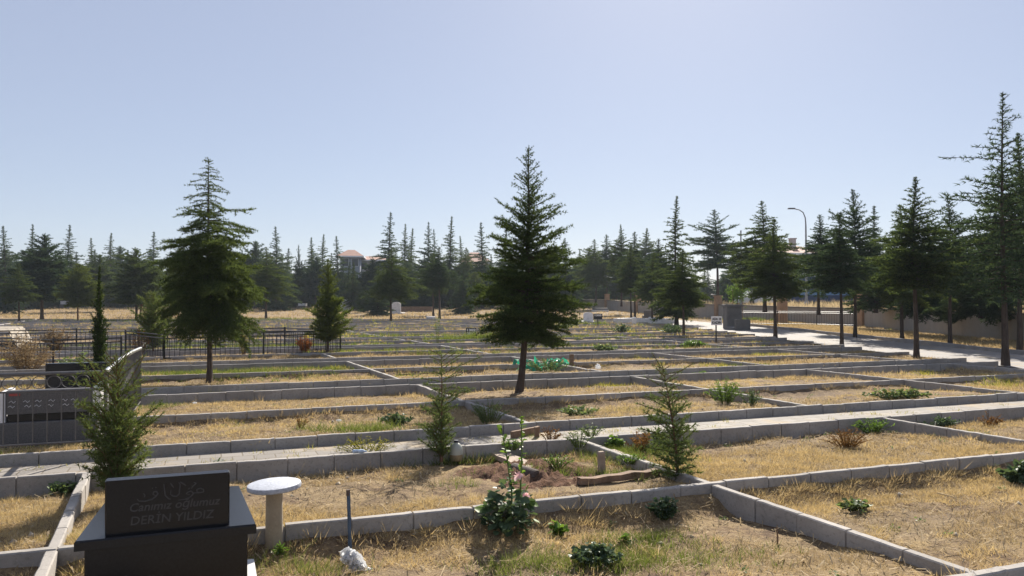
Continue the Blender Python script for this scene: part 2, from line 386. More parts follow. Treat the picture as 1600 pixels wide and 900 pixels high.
def row_obj(name, v, u0, mb, mat):       # a mesh whose local x runs along a row from column u0
    o = mb.build(name, mat); X, Y = G(u0, v); o.location = (X, Y, 0); o.rotation_euler = (0, 0, ROW_ROT); return o
for v, a, k in ROWS:
    if a != 'near': continue
    us, ue = row_span(v+.55)
    if ue-us < 1: continue
    mb = MB(); n = max(2, int((ue-us)/2))
    for i in range(n):
        x0, x1 = (ue-us)*i/n, (ue-us)*(i+1)/n
        mb.add([(x0, .05, .055), (x1, .05, .055), (x1, 1.05, .055), (x0, 1.05, .055)], [(0, 1, 2, 3)])
    struct(row_obj('path', v, us, mb, M['paver']))
mb = MB(); ys = list(range(5, 61, 1))
for y in ys:
    mb.add([(road_left(y), y, .06), (road_right(y), y, .06), (road_right(y+1), y+1, .06), (road_left(y+1), y+1, .06)], [(0, 1, 2, 3)])
struct(mb.build('road', M['road']))
mb = MB()                                # paved square where the road turns towards the far tombs
mb.add([(4, 53, .064), (12.9, 53, .064), (12.4, 60.5, .064), (4, 58.5, .064)], [(0, 1, 2, 3)])
struct(mb.build('path', M['road']))
# raised field and street beyond the boundary wall
WALLP = [(18.2, 2), (18.9, 22), (19.4, 30.3), (20.4, 39.4), (21.2, 47), (20.6, 55), (18.6, 64), (15.4, 76), (11.5, 100), (6, 118)]
mb = MB()
for (x0, y0), (x1, y1) in zip(WALLP[:-1], WALLP[1:]):
    mb.add([(x0+.1, y0, .92), (400, y0*1.0+60, 1.0), (400, y1+60+.0, 1.0), (x1+.1, y1, .92)], [(0, 1, 2, 3)])
mb.add([(6.1, 118, .92), (400, 178, 1.0), (400, 900, 1.0), (-20, 900, 1.0)], [(0, 1, 2, 3)])
struct(mb.build('field', M['field']))

# ------------------------------------------------------------------ kerbs
KW, KH = .066, .158
def kerb_mesh(L, joints=True, seed=0, hgt=KH):
    rs = random.Random(seed); mb = MB()
    st = []; x = 0.0; bl = .42
    if joints:
        while x < L-.15:
            x1 = min(L, x+bl*rs.uniform(.96, 1.04))
            if L-x1 < .2: x1 = L
            dz, dy = rs.gauss(0, .003), rs.gauss(0, .003)
            bx0 = x+(.006 if x > 0 else 0); st += [(bx0, dz, dy, 0)] + [(bx0+(x1-x)*q_, dz+rs.gauss(0, .0008), dy+rs.gauss(0, .0006), rs.choice((0, 0, 0, 0, .0025))) for q_ in (.2, .42, .63, .84)] + [(x1-.006, dz+rs.gauss(0, .003), dy, 0)]
            if x1 < L: st += [(x1-.003, dz, dy, .014), (x1+.003, dz, dy, .014)]
            x = x1
    else:
        n = max(1, int(L/2)); st = [(L*i/n, rs.gauss(0, .008), rs.gauss(0, .008), 0) for i in range(n+1)]
    c = .008
    for i, (x, dz, dy, g) in enumerate(st):
        w = KW/2-g; h = hgt+dz-g
        mb.v += [(x, -w+dy, -.1), (x, -w+dy, h-c), (x, -w+c+dy, h), (x, w-c+dy, h), (x, w+dy, h-c), (x, w+dy, -.1)]
    for i in range(len(st)-1):
        for j in range(5):
            mb.f.append([i*6+j, i*6+j+1, (i+1)*6+j+1, (i+1)*6+j][::-1]); mb.m.append(0)
    mb.f.append([0, 1, 2, 3, 4, 5]); mb.m.append(0)
    b = (len(st)-1)*6; mb.f.append([b+5-j for j in range(6)]); mb.m.append(0)
    return mb
ORD = ['first', 'second', 'third', 'fourth', 'fifth', 'sixth', 'seventh', 'eighth', 'ninth', 'tenth', 'eleventh', 'twelfth']
FARG = 'concrete kerbs of the far plots'
for i, (v, a, k) in enumerate(ROWS):
    us, ue = row_span(v)
    if ue-us < 1: continue
    near = v < 21
    o = row_obj('plot_kerb', v, us, kerb_mesh(ue-us, v < 32, i, KH if v < 20 else (.145 if v < 28 else .125)), M['kerb'] if near else M['kerbfar'])
    if k < 0 and a == 'near': o.hide_render = False
    pth = {0: 'first paved path from the camera', 1: 'second paved path from the camera', 2: 'third paved path from the camera'}
    if k == -1:
        lab = {'far': 'grey concrete kerb crossing the bottom corner of the photo, closest of all', 'mid': 'long concrete kerb in front of the dug grave, running behind the stool', 'near': 'grey concrete kerb at the viewer\'s feet below the black tomb'}[a]
    elif k in pth:
        lab = {'near': f'long grey concrete kerb along the near edge of the {pth[k]}', 'far': f'long grey concrete kerb along the far edge of the {pth[k]}',
               'mid': f'long concrete kerb between two rows of dry plots, next one behind the {pth[k].replace(" from the camera", "")}'}[a]
    else: lab = 'low grey concrete kerb line among the dense far rows of plots'
    tag(o, lab, 'kerb', FARG if k not in (-1, 0, 1, 2) else 'concrete kerbs between the plots')
ROWV = [r[0] for r in ROWS]
n_cross = {}
for i in range(len(ROWS)-1):
    v0, a, k = ROWS[i]; v1 = ROWS[i+1][0]
    if a == 'near': continue             # a path, no cross kerb
    m_ = 0
    for ci, u in enumerate(COLS):
        X0, Y0 = G(u, v0); X1, Y1 = G(u, v1)
        if Y1 > Y_END or Y0 < .5: continue
        if abs(X1/Y1) > .70 and abs(X0/max(Y0, .1)) > .70: continue
        if u > min(u_end(v0), u_end(v1))-.6: continue
        if v0 > 20 and (ci % 2): continue
        if k == 0 and -4.9 < u < -1: continue
        m_ += 1
        y0 = v0+KW/2+.004; y1 = v1-KW/2-.004
        mb = kerb_mesh(y1-y0, v0 < 32, i*31+ci, (KH if v0 < 19 else (.145 if v0 < 27 else .125))-.006)
        o = mb.build('plot_kerb', M['kerb'] if v0 < 21 else M['kerbfar']); X, Y = G(u, y0); o.location = (X, Y, 0); o.rotation_euler = (0, 0, R(90)+TH)
        rows_lab = {(-1, 'far'): 'in the row of plots closest to the camera', (-1, 'mid'): 'in the row of plots holding the dug grave', (0, 'far'): 'just behind the first paved path',
                    (0, 'mid'): 'in the row of plots holding the central cedar', (1, 'far'): 'just behind the second paved path', (1, 'mid'): 'in the row of plots holding the green cloth',
                    }
        r_ = rows_lab.get((k, a))
        if r_: tag(o, f'short concrete kerb running away {r_}, {ORD[m_-1]} from its left end', 'kerb', 'concrete kerbs between the plots')
        else: tag(o, 'short grey concrete cross kerb among the dense far rows of plots', 'kerb', 'concrete cross kerbs of the far plots')
o = kerb_mesh(40, False, 77).build('plot_kerb', M['kerbfar']); o.location = (14.75, 8, .0); o.rotation_euler = (0, 0, R(90.9))
tag(o, 'grey kerb between the paved road and the strip of trees by the wall', 'kerb')

# ------------------------------------------------------------------ conifers
def needles(p, d, n, L, Wd, spread, rg, Ljit=.35, sc=None):
    """n thin triangles round each point p with axis d"""
    p = np.repeat(p, n, 0); d = np.repeat(d, n, 0)
    r = rg.normal(size=p.shape); q = d + r*spread; q /= np.linalg.norm(q, axis=1, keepdims=True)
    s = rg.normal(size=p.shape); s -= q*np.sum(s*q, 1, keepdims=True); s /= np.linalg.norm(s, axis=1, keepdims=True)+1e-9
    l = L*(1+rg.uniform(-Ljit, Ljit, (len(p), 1))); w = Wd*.5
    if sc is not None: sc = np.repeat(sc, n)[:, None]; l = l*sc; w = w*sc
    V = np.empty((len(p), 3, 3)); V[:, 0] = p-s*w; V[:, 1] = p+s*w; V[:, 2] = p+q*l
    return V.reshape(-1, 3)
def conifer(seed, Ht, Rr, h0, prof, elev, nb=120, tw=.085, ts=.06, nn=6, nl=.07, nw=.014, spread=.75, droop=.25, trunk_r=.05, mats=('cedar', 'bark'), lean=0.0, irregular=.25, lead=.02, gap=None, twl=.42, tpow=1.3, bend=0.0):
    rs = random.Random(seed); rg = np.random.default_rng(seed); wood = MB(); Pn = []; Dn = []; Sn = []
    xs = [p[0] for p in prof]; ys_ = [p[1] for p in prof]; ex = [e[0] for e in elev]; ey = [e[1] for e in elev]
    ph = rs.uniform(0, 6)
    def axis(z):
        t = z/Ht; return Vector((bend*(1-math.exp(-5*t)) + lean*Ht*t*t + .012*Ht*math.sin(3*t+ph)*t, .012*Ht*math.cos(4*t+ph)*t, z))
    tz = [Ht*i/14 for i in range(15)]
    wood.tube([axis(z) for z in tz], [trunk_r*(1-.93*(z/Ht)**.8)*(1.25 if z == 0 else 1) for z in tz], 7)
    az = rs.uniform(0, 6)
    secs = [rs.uniform(1-irregular, 1+irregular) for _ in range(9)]
    for b in range(nb):
        t = (b+rs.uniform(-.4, .4))/nb; t = min(max(t, 0), .985); t = t**tpow
        ksc = 1-.55*max(0, (t-.4)/.6)
        z = (h0+(1-h0)*t)*Ht; az += 2.39996+rs.uniform(-.35, .35)
        sec = secs[int((az % 6.2832)/6.2832*9) % 9]
        L = Rr*np.interp(t, xs, ys_)*((rs.uniform(.72, 1.12) if rs.random() < .8 else rs.uniform(1.0, 1.25)) if t < .5 else rs.choice((.35, .6, .8, 1.0, 1.25))*rs.uniform(.85, 1.15))*(sec if t < .85 else 1)
        if L < .02: L = .02
        e = R(np.interp(t, ex, ey)+rs.gauss(0, 9))
        n = 7; p = axis(z); pts = [p.copy()]; dr = []
        el = e
        a2 = az
        for i in range(n):
            d = Vector((math.cos(a2)*math.cos(el), math.sin(a2)*math.cos(el), math.sin(el)))
            p = p + d*(L/n); pts.append(p.copy()); dr.append(d)
            el -= droop*rs.uniform(.1, .35)*(1 if i < 4 else -.3); a2 += rs.uniform(-.09, .09)
        br = trunk_r*.32*(L/Rr)**.7*(1-.5*t)
        wood.tube(pts, [max(.0035, br*(1-i/(n+1))) for i in range(n+1)], 3, 0, False)
        # twigs
        s = .12*L if t < .6 else .05*L
        side = 1
        while s < L:
            f = s/L*n; i = min(int(f), n-1); fr = f-i; q = pts[i].lerp(pts[i+1], fr); d = dr[i]
            wl = (twl*(1-.45*max(0, (t-.45)/.55))*L*(1-.66*s/L)*min(1, .55+s/L*1.6))*rs.uniform(.6, 1.15)+.03*Rr
            if gap and rs.random() < np.interp(t, [g[0] for g in gap], [g[1] for g in gap]): s += tw; continue
            hd = Vector((-d.y, d.x, 0)); hd = hd.normalized() if hd.length > 1e-6 else Vector((1, 0, 0))
            sd_ = (hd*side*rs.uniform(.55, 1.1) + d*rs.uniform(.5, .9) + Vector((0, 0, rs.uniform(-.45, .45)))).normalized()
            k = max(1, int(wl/ts))
            for j in range(k+1):
                uq = q + sd_*(wl*j/max(k, 1)) - Vector((0, 0, droop*.22*wl*(j/max(k, 1))**2))
                Pn.append(uq); Dn.append((sd_*.8+Vector((0, 0, .35))).normalized()); Sn.append(ksc)
            side = -side; s += tw*rs.uniform(.7, 1.3)
        k = max(2, int(L/ts))
        for j in range(k+1):
            f = min(n-1e-4, (.15+.85*j/k)*n); i = int(f); Pn.append(pts[i].lerp(pts[i+1], f-i)); Dn.append(dr[i]); Sn.append(ksc)
    kz = int(12*(1-h0)*3)
    for j in range(kz):                   # the leading shoot
        z = Ht*(.8+.2*j/kz); Pn.append(axis(z)); Dn.append(Vector((rs.uniform(-.6, .6), rs.uniform(-.6, .6), .8)).normalized()); Sn.append(.38)
    Vn = needles(np.array(Pn), np.array(Dn), nn, nl, nw, spread, rg, sc=np.array(Sn))
    return wood, Vn
def cmesh(name, V, mat, parent):
    return tri_mesh(name, V, np.arange(len(V)).reshape(-1, 3), mat, parent)
def make_tree(name, label, cat, loc, rz, scale, wood, Vn, wm, fm, group=None):
    t = thing(name, label, cat, loc, rz, group, scale)
    wood.build('trunk', wm, t, True); cmesh('crown', Vn, fm, t); return t
P_HERO = [(0, .7), (.1, .92), (.27, 1), (.43, .92), (.55, .8), (.65, .72), (.69, .36), (.78, .38), (.9, .27), (1, .06)]
P_CTR = [(0, .65), (.09, .82), (.21, 1), (.33, .92), (.456, .74), (.59, .68), (.71, .5), (.8, .33), (.9, .22), (.97, .16), (1, .03)]
P_PARK = [(0, .75), (.08, 1), (.3, .98), (.45, .8), (.58, .58), (.7, .36), (.82, .22), (.92, .13), (1, .02)]
P_SPIRE = [(0, .85), (.15, 1), (.35, .82), (.5, .62), (.65, .44), (.8, .26), (.92, .12), (1, .02)]
P_OPEN = [(0, .7), (.12, .95), (.25, 1), (.4, .92), (.52, .82), (.65, .62), (.78, .4), (.9, .2), (1, .03)]
P_ROUND = [(0, .6), (.15, .95), (.4, 1), (.6, .85), (.75, .6), (.88, .35), (1, .08)]
P_PEAR = [(0, .55), (.08, .95), (.2, 1), (.32, .85), (.42, .55), (.55, .48), (.7, .42), (.85, .27), (1, .05)]
E_STD = [(0, -4), (.25, 6), (.5, 15), (.7, 24), (.85, 32), (1, 55)]
E_UP = [(0, 2), (.3, 12), (.55, 28), (.8, 36), (1, 60)]
E_COL = [(0, 55), (1, 75)]

# two big cedars among the near plots
X, Y = P(328, 600)
w_, v_ = conifer(11, 4.3, .95, .285, P_HERO, [(0, -14), (.2, -4), (.42, 8), (.6, 12), (.75, 8), (.9, 15), (1, 50)], 225, .05, .042, 11, .062, .0125, .85, .55, .062, irregular=.2, gap=[(0, 0), (.5, .02), (.62, .45), (1, .45)])
make_tree('cedar_tree', 'bushy cedar with tall thin leader behind the railing, nearest on that side', 'tree', (X, Y, -.02), .4, None, w_, v_, M['bark'], M['cedar'])
X, Y = P(810, 618)
w_, v_ = conifer(23, 4.15, .87, .235, P_CTR, [(0, -4), (.2, 6), (.42, 20), (.55, 34), (.8, 36), (1, 60)], 225, .05, .042, 11, .058, .012, .85, .15, .07, lean=-.006, irregular=.2, gap=[(0, 0), (.42, .04), (.55, .35), (1, .35)], bend=.15)
make_tree('cedar_tree', 'dark cedar with leaning trunk beside the green cloth grave', 'tree', (X, Y, -.02), 0, None, w_, v_, M['bark'], M['cedar'])
X, Y = P(512, 556)
w_, v_ = conifer(31, 2.75, .68, .15, P_PEAR, [(0, 25), (.4, 45), (1, 60)], 120, .06, .05, 8, .09, .015, .7, .1, .05, irregular=.15, mats=('cedar3', 'bark'))
make_tree('pine_tree', 'small pear shaped bright green pine at the end of the black railing', 'tree', (X, Y, -.02), .2, None, w_, v_, M['bark'], M['cedar3'])
X, Y = P(240, 556)
w_, v_ = conifer(37, 1.75, .62, .12, P_ROUND, [(0, 30), (.5, 50), (1, 65)], 80, .07, .06, 8, .09, .016, .7, .1, .035)
make_tree('juniper_bush', 'rounded green juniper bush with rusty side behind the railing', 'bush', (X, Y, 0), .9, None, w_, v_, M['barkred'], M['thuja'])
# slim cypress
X, Y = P(156, 606)
w_, v_ = conifer(41, 2.2, .24, .04, [(0, .75), (.2, 1), (.6, .85), (.85, .55), (1, .1)], [(0, 60), (1, 78)], 150, .05, .045, 7, .05, .013, .6, 0, .03)
make_tree('cypress_tree', 'narrow dark column cypress beside the grey tomb', 'tree', (X, Y, 0), 0, None, w_, v_, M['bark'], M['cyp'])
# young trees near the camera
def young(seed, base, top, wpx, label, mat, prof, elev, h0=.03, lean=0, dense=1.0, nl=.05, twl=.42, zz=.04):
    X, Y = P(*base, zz+.03); Ht = (base[1]-top)/F*Y; Rr = wpx/F*Y
    w_, v_ = conifer(seed, Ht, Rr, h0, prof, elev, int(62*dense), .038, .028, 7, nl, .0075, .75, .1, .016, lean=lean, irregular=.55, twl=twl, gap=[(0, .3), (1, .35)])
    return make_tree('young_conifer', label, 'sapling', (X, Y, zz), 0, None, w_, v_, M['barkred'], M[mat], 'young conifers in the near plots')
young(51, (186, 778), 556, 53, 'feathery bright green young juniper behind the black headstone', 'thuja', [(0, .7), (.2, .95), (.45, 1), (.7, .95), (.85, .8), (1, .3)], [(0, 48), (.5, 44), (.8, 40), (1, 60)], .03, .0, 2.6, .04, .5)
young(52, (690, 716), 548, 46, 'young conifer beside the white water jug', 'sap', [(0, .55), (.2, .62), (.45, .62), (.6, .75), (.78, 1.0), (.9, .8), (1, .3)], [(0, 50), (.4, 30), (.7, 12), (1, 30)], .03, -.01, 1.3, .04)
young(53, (1058, 752), 566, 44, 'leaning young conifer beyond the kerb corner', 'sap', [(0, .8), (.2, .9), (.5, .95), (.7, .7), (.85, 1.0), (.95, .7), (1, .3)], [(0, 20), (.5, 30), (1, 30)], .05, -.13, 1.35, .04)

# prototypes for the trees further off, built 4 m tall and scaled
VAR = {}
_vseed = 0
def variant(key, *a, **k):
    wm, fm = k.pop('mm'); w_, v_ = conifer(*a, **k)
    wo_ = w_.build('trunk', M[wm], None, True); cr = cmesh('crown', v_, M[fm], None)
    VAR[key] = (wo_.data, cr.data, a[2], a[3]); bpy.data.objects.remove(wo_); bpy.data.objects.remove(cr)
variant('park', 101, 4.0, .72, .38, P_PARK, E_STD, 150, .062, .05, 9, .075, .019, .75, .3, .05, irregular=.3, gap=[(0, 0), (.5, .1), (.7, .3), (1, .3)], mm=('bark', 'cedar'))
variant('park2', 102, 4.0, .66, .40, P_PARK, E_UP, 150, .062, .05, 9, .075, .019, .75, .25, .05, irregular=.35, gap=[(0, 0), (.5, .15), (.7, .35), (1, .3)], mm=('bark', 'cedar'))
variant('park3', 103, 4.0, .70, .45, P_PARK, E_STD, 150, .062, .05, 9, .075, .019, .75, .35, .05, irregular=.4, gap=[(0, .1), (.5, .25), (1, .3)], mm=('bark', 'cedar2'))
variant('park4', 112, 4.0, .74, .36, P_PARK, [(0, -12), (.3, 4), (.6, 20), (1, 50)], 140, .062, .05, 9, .075, .019, .8, .45, .05, irregular=.5, lean=.02, gap=[(0, .05), (.5, .15), (.7, .4), (1, .35)], mm=('bark', 'cedar'))
variant('park5', 113, 4.0, .68, .40, P_OPEN, E_UP, 125, .062, .05, 9, .075, .019, .8, .2, .05, irregular=.55, lean=-.02, gap=[(0, .05), (.4, .2), (.7, .4), (1, .35)], mm=('bark', 'cedar2'))
variant('low', 114, 4.0, 1.3, .10, [(0, .7), (.15, 1), (.5, .95), (.75, .7), (.9, .4), (1, .1)], [(0, -16), (.3, 0), (.7, 25), (1, 50)], 150, .08, .065, 9, .12, .027, .8, .35, .07, irregular=.3, mm=('bark', 'cedar2'))
variant('open', 104, 4.0, .62, .28, P_OPEN, [(0, -6), (.3, 8), (.55, 22), (.8, 34), (1, 60)], 125, .085, .06, 6, .075, .015, .75, .35, .042, irregular=.22, gap=[(0, 0), (.4, .2), (.7, .35), (1, .3)], mm=('bark', 'cedar2'))
variant('spire', 105, 4.0, .62, .06, P_SPIRE, E_STD, 165, .068, .052, 9, .08, .021, .75, .35, .05, irregular=.25, gap=[(0, 0), (.5, .2), (.8, .3), (1, .3)], mm=('bark', 'cedar2'))
variant('spire2', 106, 4.0, .55, .10, P_SPIRE, [(0, -10), (.5, 8), (1, 45)], 165, .068, .052, 9, .08, .021, .75, .4, .05, irregular=.35, gap=[(0, 0), (.4, .2), (1, .35)], mm=('bark', 'cedar'))
variant('dense', 107, 4.0, .8, .04, [(0, .8), (.15, 1), (.5, .7), (.8, .3), (1, .03)], E_STD, 165, .068, .052, 9, .08, .021, .75, .3, .05, irregular=.2, mm=('bark', 'cedar2'))
variant('round', 108, 4.0, 1.05, .26, P_ROUND, [(0, 0), (.4, 20), (1, 50)], 150, .08, .065, 9, .13, .028, .8, .15, .06, irregular=.2, mm=('bark', 'cedar'))
variant('roundy', 109, 4.0, .95, .3, P_ROUND, [(0, 0), (.4, 20), (1, 50)], 150, .08, .065, 9, .13, .028, .8, .15, .05, irregular=.25, mm=('barkred', 'cedar3'))
variant('bushy', 110, 4.0, .95, .24, P_ROUND, [(0, 10), (.4, 30), (1, 60)], 150, .08, .065, 9, .13, .028, .8, .1, .06, irregular=.3, mm=('bark', 'cedar2'))
variant('cone', 111, 4.0, 1.0, .03, [(0, .8), (.15, 1), (.5, .72), (.85, .3), (1, .1)], [(0, 40), (1, 70)], 130, .08, .07, 8, .1, .02, .7, .1, .05, irregular=.1, mm=('bark', 'cyp'))
def tree(px, base, top, half, cb, var, label, Y=None, group=None, dim=1.0, name='cedar_tree'):
    """base may be None when Y is given"""
    if Y is None: Y = F*H/(base-YH)
    elif group == GL: Y = Y*1.28
    X = (px-800)/F*Y; z0 = gz(Y) if X < np.interp(Y, [2, 118], [18, 6]) or Y > 125 else .9
    Ht = ZT(top, Y)-z0; wd, cd, r0, h0 = VAR[var]
    sz = Ht/4.0; sxy = half*(1.34 if group == GR else 1.2)/F*Y/r0
    sxy = min(max(sxy, sz*.6), sz*1.5)
    t = thing(name, label, 'tree', (X, Y, z0-.03), random.uniform(0, 6.28), group, (sxy, sxy, sz))
    for nm, d in (('trunk', wd), ('crown', cd)):
        o = bpy.data.objects.new(nm, d); COL.objects.link(o); o.parent = t
    return t
GL = 'cedars and pines along the far edge of the plots'
GR = 'cedars along the paved road'
# along the road and the wall on that side
tree(1570, 575, 138, 66, 440, 'open', 'tallest cedar with pale thick trunk in a kerb square by the road', group=GR)
tree(1593, 552, 205, 46, 450, 'park2', 'tall cedar half hidden behind the tallest cedar, across the road', group=GR)
tree(1431, 562, 273, 47, 452, 'park2', 'slim cedar standing alone on the near side of the road before the tallest one', group=GR)
tree(1484, 543, 307, 38, 455, 'park5', 'thin open cedar across the road between the lone slim cedar and the tallest one', group=GR)
tree(1409, 535, 318, 38, 455, 'park4', 'cedar across the road just behind the lone slim cedar', group=GR)
tree(1368, 514, 319, 30, 476, 'spire', 'dark low crowned cedar with a feathery top close to the boundary wall', group=GR)
tree(1445, 524, 385, 36, 490, 'low', 'short dark round cedar against the plain boundary wall', group=GR)
tree(1532, 532, 375, 46, 486, 'low', 'wide dark round cedar against the boundary wall beside the tallest trunk', group=GR)
tree(1336, 528, 294, 32, 452, 'park5', 'cedar with a long bare leader across the road by the second tan pillar', group=GR)
tree(1315, 544, 329, 36, 450, 'park3', 'cedar on the near side of the road in front of the bus', group=GR)
tree(1279, 521, 334, 28, 445, 'park3', 'thin cedar with flat side branches beside the street lamp', group=GR)
tree(1211, 531, 340, 44, 464, 'park', 'broad dark cedar of a close pair before the first tan pillar, front one', group=GR)
tree(1195, 512, 312, 36, 462, 'park4', 'taller cedar of the close pair before the first tan pillar, rear one', group=GR)
tree(1121, 494, 326, 34, 462, 'park5', 'feathery cedar behind the white sign board', group=GR)
tree(1068, 528, 388, 31, 476, 'park', 'small full cedar standing in the plots short of the white sign', group=GR)
tree(1057, 509, 304, 27, 470, 'spire2', 'tallest spire in the middle distance with a thick trunk, behind the small full cedar', group=GR)
tree(1031, 499, 372, 18, 458, 'park3', 'thin cedar just beside the tallest middle distance spire', group=GR)
tree(1019, 504, 392, 30, 454, 'park4', 'round crowned cedar over the low white grave border', group=GR)
tree(1010, 484, 356, 22, 455, 'park2', 'slim cedar rising behind the round crowned one by the tan wall', group=GR)
tree(992, 497, 361, 20, 456, 'park3', 'slender cedar of a close pair by the grave border, rear one', group=GR)
tree(986, 499, 378, 20, 455, 'park', 'slender cedar of a close pair by the grave border, shorter one', group=GR)
tree(971, 492, 350, 16, 445, 'park2', 'thin dark cedar with needle top beside the grey block tomb', group=GR)
tree(948, 487, 366, 18, 462, 'park3', 'pale topped cedar behind the dark double cedar', group=GR)
tree(931, 488, 373, 25, 470, 'park4', 'dark double cedar behind the rounded white headstone', group=GR)
GL = 'cedars and pines along the far edge of the plots'
tree(66, 501, 366, 56, 470, 'bushy', 'very broad bushy tree with a broken flat top at the far edge of the plots', group=GL, name='pine_tree')
tree(48, None, 349, 20, 0, 'spire', 'spire rising behind the very broad bushy tree', Y=78, group=GL)
tree(30, 504, 410, 24, 475, 'park', 'thin cedar tucked beside the very broad bushy tree', group=GL)
tree(7, 492, 352, 26, 0, 'spire', 'spire cut by the edge of the picture beside the broad bushy tree', group=GL)
tree(105, None, 350, 24, 0, 'spire', 'lone sharp spire next after the broad bushy tree', Y=84, group=GL)
tree(122, 503, 412, 25, 468, 'roundy', 'light green young cedar with thin reddish trunk before the lone sharp spire', group=GL)
tree(155, 490, 398, 30, 470, 'round', 'round green cedar behind the cypress column', group=GL)
tree(173, None, 363, 20, 0, 'spire2', 'thin spire behind the dark tomb with pale top', Y=86, group=GL)
tree(143, None, 371, 18, 0, 'spire2', 'thin spire just behind the cypress column', Y=92, group=GL)
tree(213, 502, 388, 35, 472, 'round', 'rounded cedar with straight trunk past the dark tomb with pale top', group=GL)
tree(238, None, 361, 23, 0, 'spire', 'dark sharp spire nearest to the big bushy cedar with tall leader', Y=88, group=GL)
tree(266, 495, 420, 28, 470, 'roundy', 'yellow green cedar partly hidden by the big bushy cedar with tall leader', group=GL)
tree(416, 498, 385, 37, 470, 'park4', 'broad cedar emerging past the big bushy cedar with tall leader', group=GL)
tree(399, None, 377, 38, 0, 'bushy', 'rounded bushy pine top behind the broad emerging cedar', Y=80, group=GL, name='pine_tree')
tree(431, None, 353, 25, 0, 'dense', 'pointed dense fir rising behind the broad emerging cedar', Y=74, group=GL)
tree(467, None, 383, 12, 0, 'cone', 'narrow dark cypress like tree behind the pear shaped pine', Y=84, group=GL)
tree(487, None, 370, 18, 0, 'spire2', 'first of three thin spires short of the red roofed building', Y=86, group=GL)
tree(505, None, 365, 18, 0, 'spire2', 'middle of three thin spires short of the red roofed building', Y=90, group=GL)
tree(527, None, 368, 20, 0, 'spire', 'spire touching the gable of the red roofed building', Y=84, group=GL)
tree(545, None, 408, 32, 0, 'dense', 'dark bluish dense fir in front of the red roofed building', Y=76, group=GL)
tree(552, 489, 409, 20, 480, 'spire2', 'slim dark spire standing before the gable wall of the red roofed building', group=GL)
tree(584, None, 404, 26, 0, 'bushy', 'bushy pine hiding the wall of the long pale red roofed building', Y=78, group=GL, name='pine_tree')
tree(568, 491, 449, 14, 489, 'cone', 'small dark cone shaped tree beside the white gravestones', group=GL)
tree(590, 494, 420, 30, 475, 'dense', 'dense fir before the tiled building roof end', group=GL)
tree(611, 503, 385, 30, 473, 'park4', 'full cedar with single dark trunk before the tall white gravestone', group=GL)
tree(608, None, 330, 26, 0, 'spire', 'tallest feathery spire in the middle of the far treeline', Y=80, group=GL)
tree(632, None, 349, 17, 0, 'spire2', 'thin spire just past the tallest feathery spire', Y=88, group=GL)
tree(643, None, 356, 19, 0, 'spire2', 'shorter of two thin spires past the tallest feathery spire', Y=90, group=GL)
tree(669, None, 346, 20, 0, 'dense', 'dark ragged poplar like tree behind the paired trunks', Y=82, group=GL)
tree(679, None, 357, 14, 0, 'spire', 'thin spire beside the dark ragged tree', Y=86, group=GL)
tree(677, 494, 395, 26, 474, 'park', 'dark cedar with one of the paired trunks, thinner one', group=GL)
tree(687, 498, 385, 30, 474, 'park3', 'dark cedar with one of the paired trunks, thicker one', group=GL)
tree(704, None, 337, 20, 0, 'spire2', 'tall narrow spire behind the paired trunks', Y=84, group=GL)
tree(720, None, 368, 16, 0, 'spire2', 'short feathery spire before the orange roof', Y=90, group=GL)
tree(724, 492, 408, 17, 490, 'dense', 'narrow dark fir foliated to the ground past the paired trunks', group=GL)
tree(754, None, 346, 24, 0, 'spire', 'dark spire covering one end of the orange roof', Y=80, group=GL)
tree(742, 489, 425, 20, 486, 'roundy', 'light green bushy young tree below the orange roof', group=GL)
tree(790, None, 352, 26, 0, 'spire', 'spire half hidden behind the dark central cedar', Y=84, group=GL)
tree(885, None, 371, 22, 0, 'spire', 'spire just past the dark central cedar', Y=82, group=GL)
tree(907, None, 389, 17, 0, 'spire2', 'short spire past the dark central cedar, next to the double cedar', Y=92, group=GL)
tree(1146, None, 383, 26, 0, 'dense', 'dark fir behind the feathery cedar and the white sign', Y=86, group=GL)
tree(1165, None, 381, 24, 0, 'dense', 'dark fir filling the gap before the close pair of cedars', Y=90, group=GL)
# the wood behind: what nothing tells apart shares one label
GW = 'trees of the wood behind the plots'
rw = random.Random(5)
for i in range(74):
    px = -40 + i*(1700/74) + rw.uniform(-8, 8)
    Y = rw.uniform(112, 165)
    if px > 860: Y = rw.uniform(105, 160)
    if 1180 < px < 1345 and Y < 130: Y = rw.uniform(190, 230)
    top = rw.uniform(385, 432)
    if 525 < px < 600: top = rw.uniform(412, 430)
    if px > 1180: top = rw.uniform(398, 435)
    tree(px, None, top, rw.uniform(20, 32), 0, rw.choice(['dense', 'round', 'bushy', 'spire', 'dense', 'spire2']), 'one of the dark conifers massed in the wood behind the plots', Y=Y, group=GW, name='conifer_tree')
for i in range(60):                       # lower, nearer understorey that closes the wood below the crowns
    px = -30 + i*(1000/60) + rw.uniform(-7, 7); Y = rw.uniform(116, 150); top = rw.uniform(425, 452)
    tree(px, None, top, rw.uniform(22, 34), 0, rw.choice(['dense', 'dense', 'bushy', 'cone']), 'one of the dark conifers massed in the wood behind the plots', Y=Y, group=GW, name='conifer_tree')
for i in range(46):
    px = 850 + i*(800/46) + rw.uniform(-7, 7); Y = rw.uniform(122, 165); top = rw.uniform(418, 446)
    if 1200 < px < 1300: top = rw.uniform(428, 446)
    tree(px, None, top, rw.uniform(20, 30), 0, rw.choice(['dense', 'bushy', 'dense', 'cone']), 'one of the dark conifers massed in the wood behind the plots', Y=Y, group=GW, name='conifer_tree')
